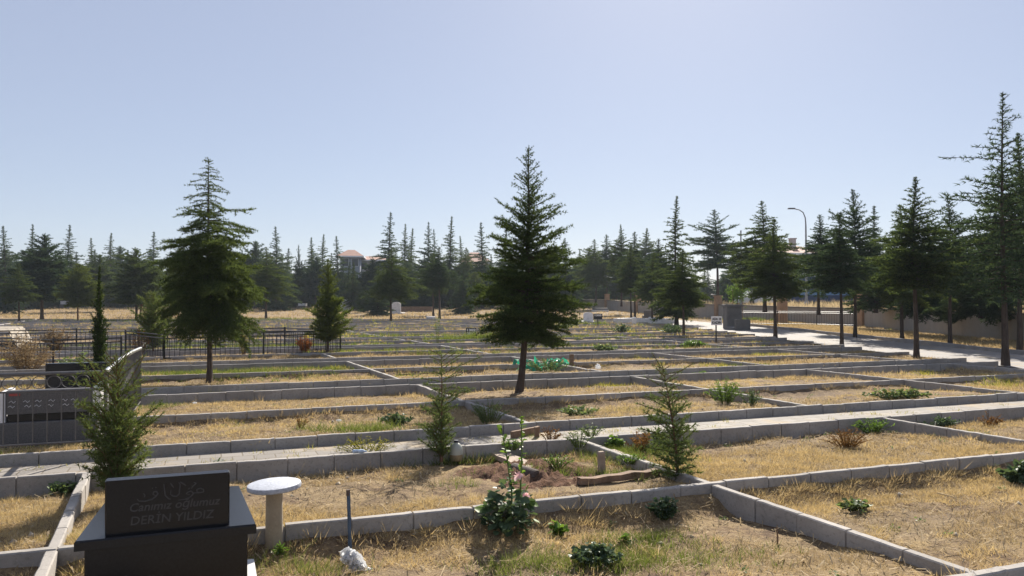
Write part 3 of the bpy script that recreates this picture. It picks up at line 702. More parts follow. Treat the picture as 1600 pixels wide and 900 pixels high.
for i in range(26):
    px = 1345 + i*(330/26) + rw.uniform(-6, 6); Y = rw.uniform(58, 90); top = rw.uniform(408, 440)
    tree(px, None, top, rw.uniform(22, 34), 0, rw.choice(['dense', 'bushy', 'dense', 'round']), 'one of the dark low trees crowded behind the boundary wall at the road bend', Y=Y, group='dark trees behind the boundary wall', name='conifer_tree')
for i in range(44):
    px = -20 + i*(930/44) + rw.uniform(-8, 8); Y = rw.uniform(103, 114); top = rw.uniform(386, 422)
    if 528 < px < 606: top = rw.uniform(409, 420)
    tree(px, None, top, rw.uniform(20, 30), 0, rw.choice(['dense', 'bushy', 'low', 'park4', 'spire']), 'one of the dark conifers massed in the wood behind the plots', Y=Y, group=GW, name='conifer_tree')
for i in range(12):
    px = 1185 + i*(170/12) + rw.uniform(-4, 4); Y = rw.uniform(84, 98); top = rw.uniform(420, 440)
    tree(px, None, top, rw.uniform(22, 30), 0, rw.choice(['low', 'bushy', 'dense']), 'one of the dark low trees crowded behind the boundary wall at the road bend', Y=Y, group='dark trees behind the boundary wall', name='conifer_tree')
for i in range(12):
    px = 1400 + i*(240/12) + rw.uniform(-4, 4); Y = rw.uniform(40, 56); top = rw.uniform(405, 435)
    tree(px, None, top, rw.uniform(24, 34), 0, 'low', 'one of the dark low trees crowded behind the boundary wall at the road bend', Y=Y, group='dark trees behind the boundary wall', name='conifer_tree')
# small staked sapling by the pillar
X, Y = P(1152, 509)
t = thing('young_tree', 'thin young tree tied between two stakes beside the stone pillar', 'tree', (X, Y, 0))
mb = MB(); mb.tube([(0, 0, 0), (.03, 0, 1.2), (0, 0, 2.0)], [.03, .025, .012], 6); mb.build('trunk', M['barkred'], t)
for sx in (-.28, .32):
    mb = MB(); mb.tube([(sx, 0, -.1), (sx*.95, .02, 2.3)], .022, 6); mb.build('stake', M['wood'], t)
rg = np.random.default_rng(3); p_ = rg.normal(size=(420, 3))*np.array([.28, .28, .26])+np.array([0, 0, 2.0]); d_ = rg.normal(size=(420, 3)); d_ /= np.linalg.norm(d_, axis=1, keepdims=True)
cmesh('crown', needles(p_, d_, 5, .14, .04, .9, rg), M['lush'], t)
# small bare reddish tree among the far plots
X, Y = P(220, 502)
t = thing('bare_tree', 'small forked red brown tree with few leaves among the far plots', 'tree', (X, Y, 0))
mb = MB(); mb.tube([(0, 0, 0), (0, 0, .9), (.05, 0, 1.25)], [.09, .07, .06], 7)
for a, b in (((.02, 0, 1.0), (.5, .1, 1.75)), ((0, 0, 1.1), (-.45, 0, 1.7)), ((.03, 0, 1.2), (.1, .2, 1.9))): mb.tube([a, ((a[0]+b[0])/2, (a[1]+b[1])/2, (a[2]+b[2])/2+.1), b], [.05, .035, .015], 5)
mb.build('trunk', M['barkred'], t)
exec_late = []

# ------------------------------------------------------------------ grass
def blocked(X, Y):
    u, v = UV(X, Y); b = np.zeros(len(X), bool)
    for rv, a, k in ROWS:
        b |= np.abs(v-rv) < .055
        if a == 'near': b |= (v > rv) & (v < rv+1.1)
    for cu in COLS: b |= (np.abs(u-cu) < .05) & (v > 2.8)
    b |= (u > -.40) & (u < .46) & (v > 3.8) & (v < 4.85)
    b |= (u > 2.35) & (u < 3.65) & (v > 5.45) & (v < 7.1)
    b |= (X > road_left(Y)) & (X < road_right(Y)+.15)
    return b
def blades(px, py, pz, n, Lh, Wd, spread, rg, lean=.9):
    m_ = len(px); base = np.stack([px, py, pz], -1); base = np.repeat(base, n, 0)
    off = rg.normal(size=(m_*n, 2)); Lr = np.repeat(Lh, n)*rg.uniform(.45, 1.25, m_*n)
    base[:, :2] += off*np.repeat(spread, n)[:, None]
    d = np.stack([off[:, 0]*lean*.6+rg.normal(size=m_*n)*lean*.5, off[:, 1]*lean*.6+rg.normal(size=m_*n)*lean*.5, np.ones(m_*n)], -1)
    d /= np.linalg.norm(d, axis=1, keepdims=True)
    an = rg.uniform(0, 6.283, m_*n); s = np.stack([np.cos(an), np.sin(an), np.zeros(m_*n)], -1)*np.repeat(Wd, n)[:, None]*.5
    V = np.empty((m_*n, 3, 3)); V[:, 0] = base-s; V[:, 1] = base+s; V[:, 2] = base+d*Lr[:, None]
    return V.reshape(-1, 3)
def scatter(rg, n, y0, y1, power=1.0):
    """points in the wedge the camera sees, spread evenly over the ground"""
    Y = np.sqrt(rg.uniform(y0*y0, y1*y1, n)); X = rg.uniform(-.72, .72, n)*Y*1.02; return X, Y
def gheight(X, Y): return (fbm(X*1.3, Y*1.3)-.5)*.05 + (fbm(X*4.6, Y*4.6)-.5)*.075 - .02 + soil(X, Y)
def plot_tone(X, Y):
    u, v = UV(X, Y); return vnoise(np.floor((u+.2)/4.13)*3.7+.3, np.floor(v/2.2)*5.1+.7)
rg = np.random.default_rng(21)
def clump(X, Y): return fbm(X*1.1+30, Y*1.1+11)
parts_ = []; parts_t = []; parts_g = []; parts_o = []
for (n, y0, y1, nb_, L, w) in ((22000, 2.9, 7, 12, .036, .0036), (17000, 7, 13, 11, .045, .007), (15000, 13, 24, 9, .075, .014), (18000, 24, 62, 7, .11, .026)):
    X, Y = scatter(rg, n, y0, y1); c = clump(X, Y) + .34*(plot_tone(X, Y)-.45) + .18*(fbm(X*6, Y*6)-.5)
    ok = (~blocked(X, Y)) & (rg.random(n) < np.clip((c-.385)/.14, .03, 1)); 
    ok &= ~((X > road_right(Y)) & (Y > 60))
    X, Y, c = X[ok], Y[ok], c[ok]
    gr = fbm(X*.55+80, Y*.55+3)+.15*(vnoise(X*5, Y*5)-.5)
    Ls = L*np.clip(.55+(c-.36)*3.0, .45, 1.5)
    isg = gr > .76; iso = (gr > .66) & ~isg
    for msk, dst in ((~isg & ~iso, parts_), (isg, parts_g), (iso, parts_o)):
        k = msk.sum()
        dst.append(blades(X[msk], Y[msk], gheight(X[msk], Y[msk]), nb_, Ls[msk], np.full(k, w), np.full(k, .034 if y0 < 13 else .07), rg, 1.9 if y0 < 13 else 1.1))
# golden tussocks standing over the matted grass, gathered in patches
for n, y0, y1, nb_, w in ((5200, 2.9, 8, 60, .0036), (6500, 8, 16, 34, .007)):
    X, Y = scatter(rg, n, y0, y1); c = fbm(X*.9+50, Y*.9+70)+.5*(fbm(X*3.1+9, Y*3.1+7)-.5)+.36*(plot_tone(X, Y)-.45); ok = (~blocked(X, Y)) & (rg.random(n) < np.clip((c-.46)/.08, 0, 1)); X, Y = X[ok], Y[ok]
    parts_t.append(blades(X, Y, gheight(X, Y), nb_, rg.uniform(.035, .075, len(X)), np.full(len(X), w), rg.uniform(.03, .065, len(X)), rg, 1.3))
# weeds and grass the mower missed along the foot of the kerbs
for rv, a, k_ in ROWS:
    if rv > 24: continue
    for side, wgt in ((-.10, 150), (.09, 60)):
        u = rg.uniform(-7, 15, wgt*2); u = u[vnoise(u*.9+rv*7.7, u*0+rv*3.1) > .5]; v = rv+side+rg.normal(size=len(u))*.03
        q = np.array([G(x_, y_) for x_, y_ in zip(u, v)]).reshape(-1, 2)
        if len(q) == 0: continue
        X, Y = q[:, 0], q[:, 1]; ok = X < road_left(Y)-.2; X, Y = X[ok], Y[ok]
        dst = (parts_, parts_, parts_o, parts_g)[int(rg.integers(0, 4))]
        dst.append(blades(X, Y, gheight(X, Y), 14, rg.uniform(.05, .15, len(X)), np.full(len(X), .006), np.full(len(X), .03), rg, .8))
n = 4200; X, Y = scatter(rg, n, 30, 61); c = fbm(X*.16+5, Y*.5+8); ok = (~blocked(X, Y)) & (c > .50) & (X < road_left(Y)-1); X, Y, c = X[ok], Y[ok], c[ok]
g_ = blades(X, Y, gheight(X, Y), 7, rg.uniform(.12, .27, len(X)), np.full(len(X), .03), np.full(len(X), .12), rg, .9).reshape(len(X), -1, 3); sel = vnoise(X*.2, Y*.6)
parts_o.append(g_[sel > .33].reshape(-1, 3)); parts_.append(g_[sel <= .33].reshape(-1, 3))
# strip of dry grass between the road and the boundary wall, and pale tall grass above the wall
n = 9000; Y = np.sqrt(rg.uniform(12**2, 60**2, n)); X = rg.uniform(14.9, 19.0, n); ok = X < np.interp(Y, [p[1] for p in WALLP], [p[0] for p in WALLP])-.2
parts_.append(blades(X[ok], Y[ok], np.zeros(ok.sum()), 7, np.full(ok.sum(), .13), np.full(ok.sum(), .03), np.full(ok.sum(), .08), rg))
n = 5500; X = rg.uniform(-58, 20, n); Y = rg.uniform(61.5, 112, n); ok = (rg.random(n) < np.clip((clump(X*.4, Y*.4)-.4)/.12, .05, 1)) & (X < np.interp(Y, [p[1] for p in WALLP], [p[0] for p in WALLP])-.3) & ~((X > 3.5) & (Y < 61))
zz = np.array([gz(y) for y in Y[ok]])
parts_.append(blades(X[ok], Y[ok], zz, 7, np.full(ok.sum(), .22), np.full(ok.sum(), .07), np.full(ok.sum(), .2), rg))
struct(cmesh('dry_grass', np.concatenate(parts_), M['dry'], None), 'stuff')
struct(cmesh('golden_grass', np.concatenate(parts_t), M['gold'], None), 'stuff')
struct(cmesh('yellowing_grass', np.concatenate(parts_o), M['olive'], None), 'stuff')
def gpatch(px, py, rx, ry, n, L, w, nb_=10, h=0.0):
    X0, Y0 = P(px, py); X = X0+rg.normal(size=n)*rx; Y = Y0+rg.normal(size=n)*ry; k = ~blocked(X, Y); k = k if h == 0 else np.ones(n, bool)
    return blades(X[k], Y[k], gheight(X[k], Y[k])+h, nb_, np.full(k.sum(), L), np.full(k.sum(), w), np.full(k.sum(), .03), rg)
parts_g += [gpatch(300, 738, .45, .10, 150, .13, .006), gpatch(880, 885, .28, .12, 170, .09, .0045), gpatch(1015, 880, .35, .15, 220, .08, .0045), gpatch(1000, 845, .22, .12, 120, .07, .0045), gpatch(460, 885, .2, .12, 80, .09, .0045),
            gpatch(985, 712, .3, .10, 160, .09, .006, h=.03), gpatch(880, 752, .3, .07, 160, .08, .005, h=.01), gpatch(810, 742, .16, .12, 110, .08, .005, h=.01), gpatch(850, 690, .3, .1, 120, .09, .005, h=.02), gpatch(965, 725, .15, .2, 160, .09, .005, h=.02), gpatch(800, 690, .35, .14, 160, .12, .006), gpatch(660, 722, .4, .12, 260, .12, .006), gpatch(735, 722, .3, .14, 260, .1, .006), gpatch(840, 765, .3, .06, 160, .09, .005), gpatch(560, 690, .3, .1, 90, .14, .006, h=.04), gpatch(880, 750, .35, .07, 140, .09, .005), gpatch(780, 770, .12, .08, 60, .1, .006),
            gpatch(740, 705, .2, .15, 120, .15, .006), gpatch(330, 590, 1.4, .5, 500, .12, .012), gpatch(440, 580, .8, .3, 200, .12, .012), gpatch(690, 555, 1.5, .3, 200, .16, .016), gpatch(850, 540, 1.0, .4, 160, .12, .014),
            gpatch(620, 528, 1.4, .8, 110, .2, .025), gpatch(765, 534, .7, .25, 200, .36, .022), gpatch(700, 536, .7, .4, 80, .25, .025), gpatch(540, 545, 2.2, .8, 200, .16, .02), gpatch(1000, 545, 2, .5, 150, .15, .02), gpatch(900, 530, 2, 1.0, 150, .18, .03), gpatch(330, 545, 2.5, .8, 400, .16, .02), gpatch(420, 500, 4, 2, 300, .25, .05), gpatch(230, 503, 6, 1.5, 400, .22, .05),
            gpatch(1185, 502, .9, .7, 160, .4, .06), gpatch(925, 510, 1.3, .6, 160, .3, .04), gpatch(240, 640, .3, .2, 60, .1, .008)]
struct(cmesh('green_grass', np.concatenate(parts_g), M['green'], None), 'stuff')
n = 4200; Y = rg.uniform(3, 118, n); wx = np.interp(Y, [p[1] for p in WALLP], [p[0] for p in WALLP]); X = wx+.3+np.abs(rg.normal(size=n))*3.2
struct(cmesh('tall_dry_grass', blades(X, Y, np.full(n, .9), 6, rg.uniform(.35, .75, n), np.full(n, .06), np.full(n, .16), rg, .5), M['pale'], None), 'stuff')
n = 36000; X, Y = scatter(rg, n, 2.9, 12); ok = ~blocked(X, Y); X, Y = X[ok], Y[ok]; n = len(X)
an = rg.uniform(0, 6.283, n); L = rg.gamma(1.3, .012, n)+.004; w = rg.uniform(.0015, .004, n); z0 = gheight(X, Y)+.018+rg.uniform(0, .015, n); dz = rg.normal(size=n)*.012
V = np.empty((n, 4, 3)); cx, sx = np.cos(an), np.sin(an)
for j, (a, b) in enumerate(((-1, -1), (1, -1), (1, 1), (-1, 1))):
    V[:, j, 0] = X+cx*L*a-sx*w*b; V[:, j, 1] = Y+sx*L*a+cx*w*b; V[:, j, 2] = z0+dz*a
struct(tri_mesh('straw_litter', V.reshape(-1, 3), np.arange(4*n).reshape(-1, 4), M['straw']), 'stuff')
# weeds between the pavers of the first path
n = 260; u = rg.uniform(-6, 13, n); v = 7.3+np.where(rg.random(n) < .5, rg.uniform(.05, .18, n), rg.uniform(.1, 1.0, n)); q = np.array([G(a, b) for a, b in zip(u, v)])
struct(cmesh('path_weeds', blades(q[:, 0], q[:, 1], np.full(n, .05), 14, rg.uniform(.03, .08, n), np.full(n, .007), np.full(n, .05), rg, 1.2), M['olive'], None), 'stuff')

def leaves(pts, dirs, size, rg, asp=.55, cup=.25):
    n = len(pts); d = dirs+rg.normal(size=(n, 3))*.35; d /= np.linalg.norm(d, axis=1, keepdims=True)
    up = np.array([0, 0, 1.0])+rg.normal(size=(n, 3))*.45; s = np.cross(d, up); s /= np.linalg.norm(s, axis=1, keepdims=True)+1e-9; nn_ = np.cross(s, d)
    l = size*rg.uniform(.6, 1.25, n)[:, None]; V = np.empty((n, 6, 3))
    V[:, 0] = pts; V[:, 1] = pts+d*l*.35+s*l*asp*.5+nn_*l*cup*.3; V[:, 2] = pts+d*l*.75+s*l*asp*.36+nn_*l*cup*.1
    V[:, 3] = pts+d*l-nn_*l*cup*.3; V[:, 4] = pts+d*l*.75-s*l*asp*.36+nn_*l*cup*.1; V[:, 5] = pts+d*l*.35-s*l*asp*.5+nn_*l*cup*.3
    T = np.array([[0, 1, 2, 3], [0, 3, 4, 5]]); T = (np.arange(n)[:, None, None]*6+T[None]).reshape(-1, 4)
    return V.reshape(-1, 3), T
def weed(name, label, px, py, wid, hgt, leaf, mat, seed, nst=14, per=12, spread=1.0, deep=.8, cat='weed', asp=.5, group='leafy weeds and bushes in the plots', z=0.0, stem='green'):
    """wid, hgt in photo pixels; grows from the ground at pixel (px, py)"""
    X, Y = P(px, py, .04); r = wid/2/F*Y; h = hgt/F*Y; rg = np.random.default_rng(seed); rs = random.Random(seed); z = max(z, float(soil(X, Y))-.01)
    t = thing(name, label, cat, (X, Y, z), 0, group)
    st = MB(); pp = []; dd = []
    for i in range(nst):
        a = rs.uniform(0, 6.283); q = math.sqrt(rs.random()); tip = Vector((math.cos(a)*r*q*spread, math.sin(a)*r*q*deep, h*(1-.55*q*q)*rs.uniform(.7, 1.1)))
        b = Vector((tip.x*.25, tip.y*.25, -.02)); md = b.lerp(tip, .5)+Vector((0, 0, h*.12))
        st.tube([b, md, tip], [.004, .003, .0015], 3, 0, False)
        for j in range(per):
            f = .15+.85*(j+rs.random())/per; p = b.lerp(md, f*2) if f < .5 else md.lerp(tip, f*2-1)
            pp.append(p); aa = rs.uniform(0, 6.283); dd.append((math.cos(aa), math.sin(aa), rs.uniform(-.1, .7)))
    st.build('stem', M[stem], t); V, T = leaves(np.array(pp), np.array(dd), leaf, rg, asp)
    tri_mesh('foliage', V, T, M[mat], t); return t
weed('mallow_plant', 'low dark leafy mallow sprawling on the grass at the bottom centre', 932, 878, 88, 30, .03, 'leaf', 1, 44, 18, 1, .7, asp=.9)
weed('mallow_plant', 'small leafy plant at the foot of the kerb beside the hollyhock', 872, 824, 30, 20, .045, 'lush', 2, 9, 9, asp=.9)
weed('mallow_plant', 'dark leafy plant in the shade of the kerb below the leaning young conifer', 1035, 800, 50, 36, .036, 'leaf', 3, 24, 18, asp=.9)
weed('mallow_plant', 'tiny green seedling in the open grass between the kerb and the low mallow', 973, 838, 18, 14, .04, 'lush', 4, 5, 5, asp=.8)
weed('mallow_plant', 'small grey green plant in the plot beyond the corner kerb', 1334, 790, 46, 22, .04, 'weed', 5, 14, 12, asp=.8)
weed('mallow_plant', 'broad leafed dark plant against the kerb at the picture edge', 1588, 748, 58, 34, .055, 'leaf', 6, 24, 14, asp=.9)
weed('weed_clump', 'green leafy bush just beyond the narrow kerb of the dug grave', 962, 700, 34, 28, .05, 'lush', 7, 16, 14, asp=.7)
weed('weed_clump', 'withered brown weed beside the green leafy bush by the path kerb', 1000, 706, 56, 40, .04, 'brown', 8, 24, 14, asp=.35, stem='brown')
weed('weed_clump', 'green sprig between the withered weed and the leaning young conifer', 1028, 702, 30, 40, .04, 'leaf', 9, 12, 12)
weed('weed_clump', 'spreading yellow green bush growing over the first path', 572, 706, 104, 34, .028, 'olive', 10, 46, 20, 1, .5, asp=.22)
weed('weed_clump', 'tall wispy grey green weed behind the kerb past the water jug', 764, 668, 82, 42, .032, 'weed', 11, 44, 22, 1, .6, asp=.25)
weed('weed_clump', 'low dark green creeper by the path kerb before the young conifer', 622, 667, 66, 18, .05, 'leaf', 12, 30, 12, 1, .6, asp=.7)
weed('weed_clump', 'low pale green creeper under the dark central cedar', 905, 652, 78, 16, .045, 'weed', 13, 34, 12, 1, .6, asp=.6)
weed('weed_clump', 'upright bushy green weed in the plot past the leaning young conifer', 1131, 632, 62, 42, .05, 'lush', 14, 46, 18, 1, .7, asp=.22)
weed('weed_clump', 'smaller green weed beside the upright bushy one', 1172, 636, 46, 26, .045, 'leaf', 15, 20, 14, asp=.35)
weed('weed_clump', 'long flat green creeper along the first path kerb past the bushy weed', 1402, 628, 118, 17, .055, 'weed', 16, 60, 12, 1, .3, asp=.6)
weed('weed_clump', 'rusty dry tumbleweed in the plot before the first path', 1322, 700, 84, 30, .03, 'brown', 17, 50, 18, 1, .7, asp=.2, stem='brown')
weed('weed_clump', 'green weed growing behind the rusty dry tumbleweed against the kerb', 1362, 672, 70, 24, .04, 'lush', 18, 30, 14, 1, .5, asp=.3)
weed('weed_clump', 'dark green weed along the path kerb at the far end near the picture edge', 1470, 664, 70, 16, .05, 'leaf', 19, 26, 12, 1, .4, asp=.5)
weed('weed_clump', 'brownish weed on the kerb at the end of the first path', 1545, 664, 44, 20, .04, 'brown', 20, 18, 12, asp=.3, stem='brown')
weed('weed_clump', 'whitish green plant in the shade of the kerb behind the black tomb', 100, 764, 62, 24, .045, 'weed', 21, 20, 12, asp=.6)
weed('weed_clump', 'small green clump at the foot of the round stool', 440, 862, 24, 16, .035, 'lush', 22, 10, 12, asp=.25)
weed('weed_clump', 'dry brown weed in the path kerb row near the railed tomb', 470, 668, 34, 20, .03, 'brown', 23, 14, 12, asp=.25, stem='brown')
weed('weed_clump', 'tall green plants growing by the railing behind the railed tomb', 118, 585, 60, 46, .09, 'weed', 24, 22, 14, 1, .8, asp=.3)
weed('weed_clump', 'mass of dry brown stalks behind the railing next to the pale stones', 42, 580, 110, 60, .09, 'drystalk', 25, 90, 16, 1, .8, asp=.14, stem='brown')
weed('weed_clump', 'dry greyish bush beyond the railing at the end of the pale stones', 88, 548, 52, 40, .1, 'drystalk', 26, 46, 18, 1, .8, asp=.25, stem='brown')
weed('weed_clump', 'rusty red dry bush at the end of the black railing', 476, 551, 30, 28, .08, 'rust', 27, 50, 18, asp=.18, stem='brown')
weed('weed_clump', 'tall yellowed weed stalks at the railing by the bushy cedar', 382, 560, 24, 54, .07, 'olive', 28, 16, 18, asp=.2, stem='brown')
weed('weed_clump', 'reddish dry weed at the foot of the rounded juniper bush', 218, 556, 36, 46, .07, 'rust', 29, 20, 16, asp=.25, stem='brown')
weed('weed_clump', 'thin tall green shoot standing in the far plots short of the black sign', 684, 540, 26, 62, .09, 'weed', 30, 9, 12, .5, .5, asp=.2)
weed('weed_clump', 'dark low green bushes before the white grave border', 970, 520, 44, 14, .12, 'leaf', 31, 30, 12, 1, .7)
weed('weed_clump', 'dark green mass at the foot of the small full cedar', 1050, 522, 60, 18, .13, 'leaf', 32, 40, 12, 1, .7)
weed('weed_clump', 'low green weeds past the green cloth grave, before the small full cedar', 1085, 543, 50, 12, .1, 'lush', 33, 30, 12, 1, .6)
weed('weed_clump', 'green weeds along the kerb beyond the white scrap', 945, 550, 46, 12, .09, 'weed', 34, 26, 12, 1, .6)
weed('weed_clump', 'small green weeds in the row behind the leaning young conifer', 1100, 590, 44, 14, .06, 'lush', 35, 22, 12, 1, .6, asp=.3)
weed('weed_clump', 'dark shrub against the path kerb past the black tomb', 345, 732, 46, 22, .035, 'leaf', 36, 20, 12, 1, .5, asp=.4)
# seedlings, clods and pebbles strewn over the plots
n = 420; X, Y = scatter(rg, n, 3.0, 16); ok = (~blocked(X, Y)) & (fbm(X*.8+33, Y*.8+61) > .47); X, Y = X[ok], Y[ok]; n = len(X)
q = np.repeat(np.stack([X, Y, gheight(X, Y)+.008], -1), 16, 0); a = rg.uniform(0, 6.283, n*16); rr = np.repeat(rg.uniform(.012, .06, n), 16)*np.sqrt(rg.random(n*16))
q[:, 0] += np.cos(a)*rr; q[:, 1] += np.sin(a)*rr; q[:, 2] += rg.uniform(0, .03, n*16); V, T = leaves(q, np.stack([np.cos(a), np.sin(a), rg.uniform(0, .8, n*16)], -1), .02, rg, .6)
struct(tri_mesh('low_weeds', V, T, M['weed']), 'stuff')
n = 900; X, Y = scatter(rg, n, 3.0, 13); ok = ~blocked(X, Y); X, Y = X[ok], Y[ok]; n = len(X); r_ = rg.gamma(1.5, .0055, n)+.004
oc = np.array([(1, 0, 0), (0, 1, 0), (-1, 0, 0), (0, -1, 0), (0, 0, .8), (0, 0, -.6)], float); V = np.stack([X, Y, gheight(X, Y)+r_*.3+.004], -1)[:, None, :]+oc[None]*r_[:, None, None]*rg.uniform(.6, 1.3, (n, 6, 3))+rg.normal(size=(n, 6, 3))*r_[:, None, None]*.15
T = np.array([(0, 1, 4), (1, 2, 4), (2, 3, 4), (3, 0, 4), (1, 0, 5), (2, 1, 5), (3, 2, 5), (0, 3, 5)]); struct(tri_mesh('pebbles', V.reshape(-1, 3), (np.arange(n)[:, None, None]*6+T[None]).reshape(-1, 3), M['drystone']), 'stuff')
# hollyhock
X, Y = P(795, 832)
t = thing('hollyhock', 'hollyhock with two tall stems and two pink flowers in front of the kerb', 'flower', (X, Y, 0))
rs = random.Random(4); rg2 = np.random.default_rng(4)
mb = MB(); pp = []; dd = []
S1 = [Vector(p) for p in ((.02, 0, 0), (.02, 0, .28), (-.01, 0, .5), (-.05, 0, .72))]; S2 = [Vector(p) for p in ((.06, 0, 0), (.08, .02, .3), (.09, .02, .55), (.085, .02, .80))]
for S in (S1, S2): mb.tube(S, [.007, .006, .005, .003], 6)
for S in (S1, S2):
    for j in range(44):
        f = .3+.7*j/44; i = min(int(f*3), 2); p = S[i].lerp(S[i+1], f*3-i); a = rs.uniform(0, 6.28); pp.append(p); dd.append((math.cos(a), math.sin(a), .5))
mb.build('stem', M['weed'], t)
V1, T1 = leaves(np.array(pp), np.array(dd), .04, rg2, .7)
pp = []; dd = []
for j in range(230):
    a = rs.uniform(0, 6.28); q = math.sqrt(rs.random()); pp.append((math.cos(a)*q*.145-.01, math.sin(a)*q*.12, rs.uniform(.03, .40)*(1-.5*q)+.01)); dd.append((math.cos(a), math.sin(a), rs.uniform(-.3, .4)))
V2, T2 = leaves(np.array(pp), np.array(dd), .065, rg2, .95)
tri_mesh('foliage', V2, T2, M['leaf'], t); tri_mesh('stem_leaves', V1, T1, M['lush'], t)
pp = [(.13, -.02, .22), (.11, -.03, .28), (.15, -.02, .10), (-.13, -.03, .19), (-.16, -.02, .15)]; V, T = leaves(np.array(pp), np.array([(1, -.2, .2), (1, 0, .5), (1, -.1, -.1), (-1, -.2, .3), (-1, 0, 0)]), .085, rg2, .9); tri_mesh('sun_painted_leaves', V, T, M['lush'], t)  # sunlit look put into the colour: a lighter green than the bush foliage
for (fx, fz) in ((.06, .40), (.12, .27)):
    pp = [(fx, -.03, fz)]*6; V, T = leaves(np.array(pp), np.array([(math.cos(a)*.8, -.5, math.sin(a)*.9) for a in np.arange(6)*1.047]), .036, rg2, 1.0); tri_mesh('flower', V, T, M['petal'], t)

# ------------------------------------------------------------------ the black tomb
TX, TY = G(.03, 3.87); TRZ = ROW_ROT
t = thing('black_tomb', 'polished black granite tomb with engraved headstone, at the bottom of the picture', 'tomb', (TX, TY, 0), TRZ)
mb = MB(); mb.box(-.355, .355, .02, .84, -.02, .452, bev=.004); mb.build('pedestal', M['granite'], t)
mb = MB(); mb.add([], []); mb.prism([(-.395, 0), (.395, 0), (.345, .88), (-.345, .88)], .454, .5, 0, .008); mb.build('cap_slab', M['granite'], t)
mb = MB(); mb.box(-.42, .40, -.03, .9, -.05, .05, bev=.004); mb.box(.36, .42, .0, .7, .051, .115, bev=.004); mb.build('marble_plinth', M['marble'], t)
hs = thing('x', '', '', (0, 0, 0)); bpy.data.objects.remove(hs)
mb = MB(); mb.box(-.268, .276, -.022, .028, 0, .262, bev=.006); hs = mb.build('headstone', M['granite'], t); hs.location = (-.005, .055, .501); hs.rotation_euler = (R(4.5), 0, 0)
def on_face(me, x, z, name='lettering'):
    me.materials.clear(); me.materials.append(M['letter']); o = bpy.data.objects.new(name, me); COL.objects.link(o); o.parent = hs
    o.location = (x, -.0225, z); o.rotation_euler = (R(90), 0, 0); return o
on_face(text_mesh('Canımız oğlumuz', .056, .22, .0006, bold=.0006), .03, .125)
on_face(text_mesh('DERİN YILDIZ', .058, .12, .0006, bold=.0004), .02, .062)
# the calligraphic line, drawn stroke by stroke in the stone's own plane
def face_pt(cx, cy):                      # from an enlarged view of the stone to its face
    # bilinear inverse on corners TL(290,240) TR(1280,165) BR(1275,560) BL(305,665)
    s = (cx-295)/985.0; top = 240+(165-240)*s; bot = 665+(560-665)*s
    return (-.268+.544*s, .262*(1-(cy-top)/(bot-top)))
STR = [[(540, 372), (556, 388), (605, 389), (655, 374), (690, 350), (703, 330), (690, 314), (668, 318), (664, 338), (690, 346)], [(590, 330), (602, 345), (597, 358)], [(655, 290), (664, 291)], [(682, 284), (691, 285)],
       [(748, 258), (754, 300), (760, 345), (788, 370), (806, 372)], [(800, 250), (826, 284)], [(806, 300), (800, 335), (822, 348), (850, 350), (870, 330), (878, 262), (866, 242)], [(792, 366), (796, 372)],
       [(876, 240), (925, 268)], [(985, 244), (1006, 250), (980, 272), (968, 290)], [(860, 378), (915, 372), (960, 352), (985, 326), (965, 308), (938, 318), (925, 330), (955, 335)], [(940, 296), (958, 284)],
       [(985, 322), (1030, 322), (1066, 314), (1066, 296), (1040, 286), (1012, 296), (1012, 316), (1040, 318)]]
mb = MB()
for k, s in enumerate(STR):
    pts = []
    for i in range(len(s)-1):
        for f in (0, .34, .67): pts.append((s[i][0]+(s[i+1][0]-s[i][0])*f, s[i][1]+(s[i+1][1]-s[i][1])*f))
    pts.append(s[-1]); q = [face_pt(*p) for p in pts]
    mb.tube([(x, 0, z) for x, z in q], [.0022+.0016*math.sin(math.pi*i/(len(q)-1)) for i in range(len(q))], 5)
o = mb.build('calligraphy', M['letter'], hs); o.location = (0, -.0215, 0)
# ------------------------------------------------------------------ round stool
X, Y = P(430, 862)
t = thing('stool', 'round stone stool with speckled grey top on a beige column', 'stool', (X, Y, 0))
mb = MB(); mb.lathe([(.155, 0), (.165, .006), (.167, .02), (.163, .032), (.15, .036)], 40); o = mb.build('seat', M['terr'], t, True); o.location = (0, 0, .405); o.rotation_euler = (R(1.5), R(-2), 0)
mb = MB(); mb.lathe([(.056, -.05), (.054, .1), (.05, .404)], 20); mb.build('leg', M['legc'], t, True)
# ------------------------------------------------------------------ blue stake with the plastic bag
X, Y = P(549, 866)
t = thing('blue_stake', 'thin blue and rusty metal stake standing in the grass', 'stake', (X, Y, 0))
mb = MB(); mb.tube([(0, 0, -.1), (-.008, .0, .2), (-.016, 0, .405)], [.0125, .0115, .0115], 8); mb.build('pipe', M['bluepipe'], t, True)
mb = MB(); mb.tube([(-.0163, 0, .372), (-.0166, 0, .41)], .0125, 8); mb.build('pipe_end', M['log'], t, True)
def crumple(name, mat, parent, loc, sx, sy, sz, seed, sag=.0):
    rg = np.random.default_rng(seed); n, m_ = 22, 16; V = []
    for i in range(m_):
        th = math.pi*i/(m_-1)
        for j in range(n):
            ph = 2*math.pi*j/n; rr = 1+.38*(vnoise(ph*2.2+seed*3.1, th*3.0+seed)-.5)+.28*math.sin(ph*7+3*th+seed)*.3+.22*(rg.random()-.5)
            V.append((sx*rr*math.sin(th)*math.cos(ph), sy*rr*math.sin(th)*math.sin(ph), sz*rr*math.cos(th)-sag*abs(math.cos(ph))*math.sin(th)))
    Fq = [(i*n+j, i*n+(j+1) % n, (i+1)*n+(j+1) % n, (i+1)*n+j) for i in range(m_-1) for j in range(n)]
    o = tri_mesh(name, V, np.array(Fq), mat, parent); o.location = loc; return o
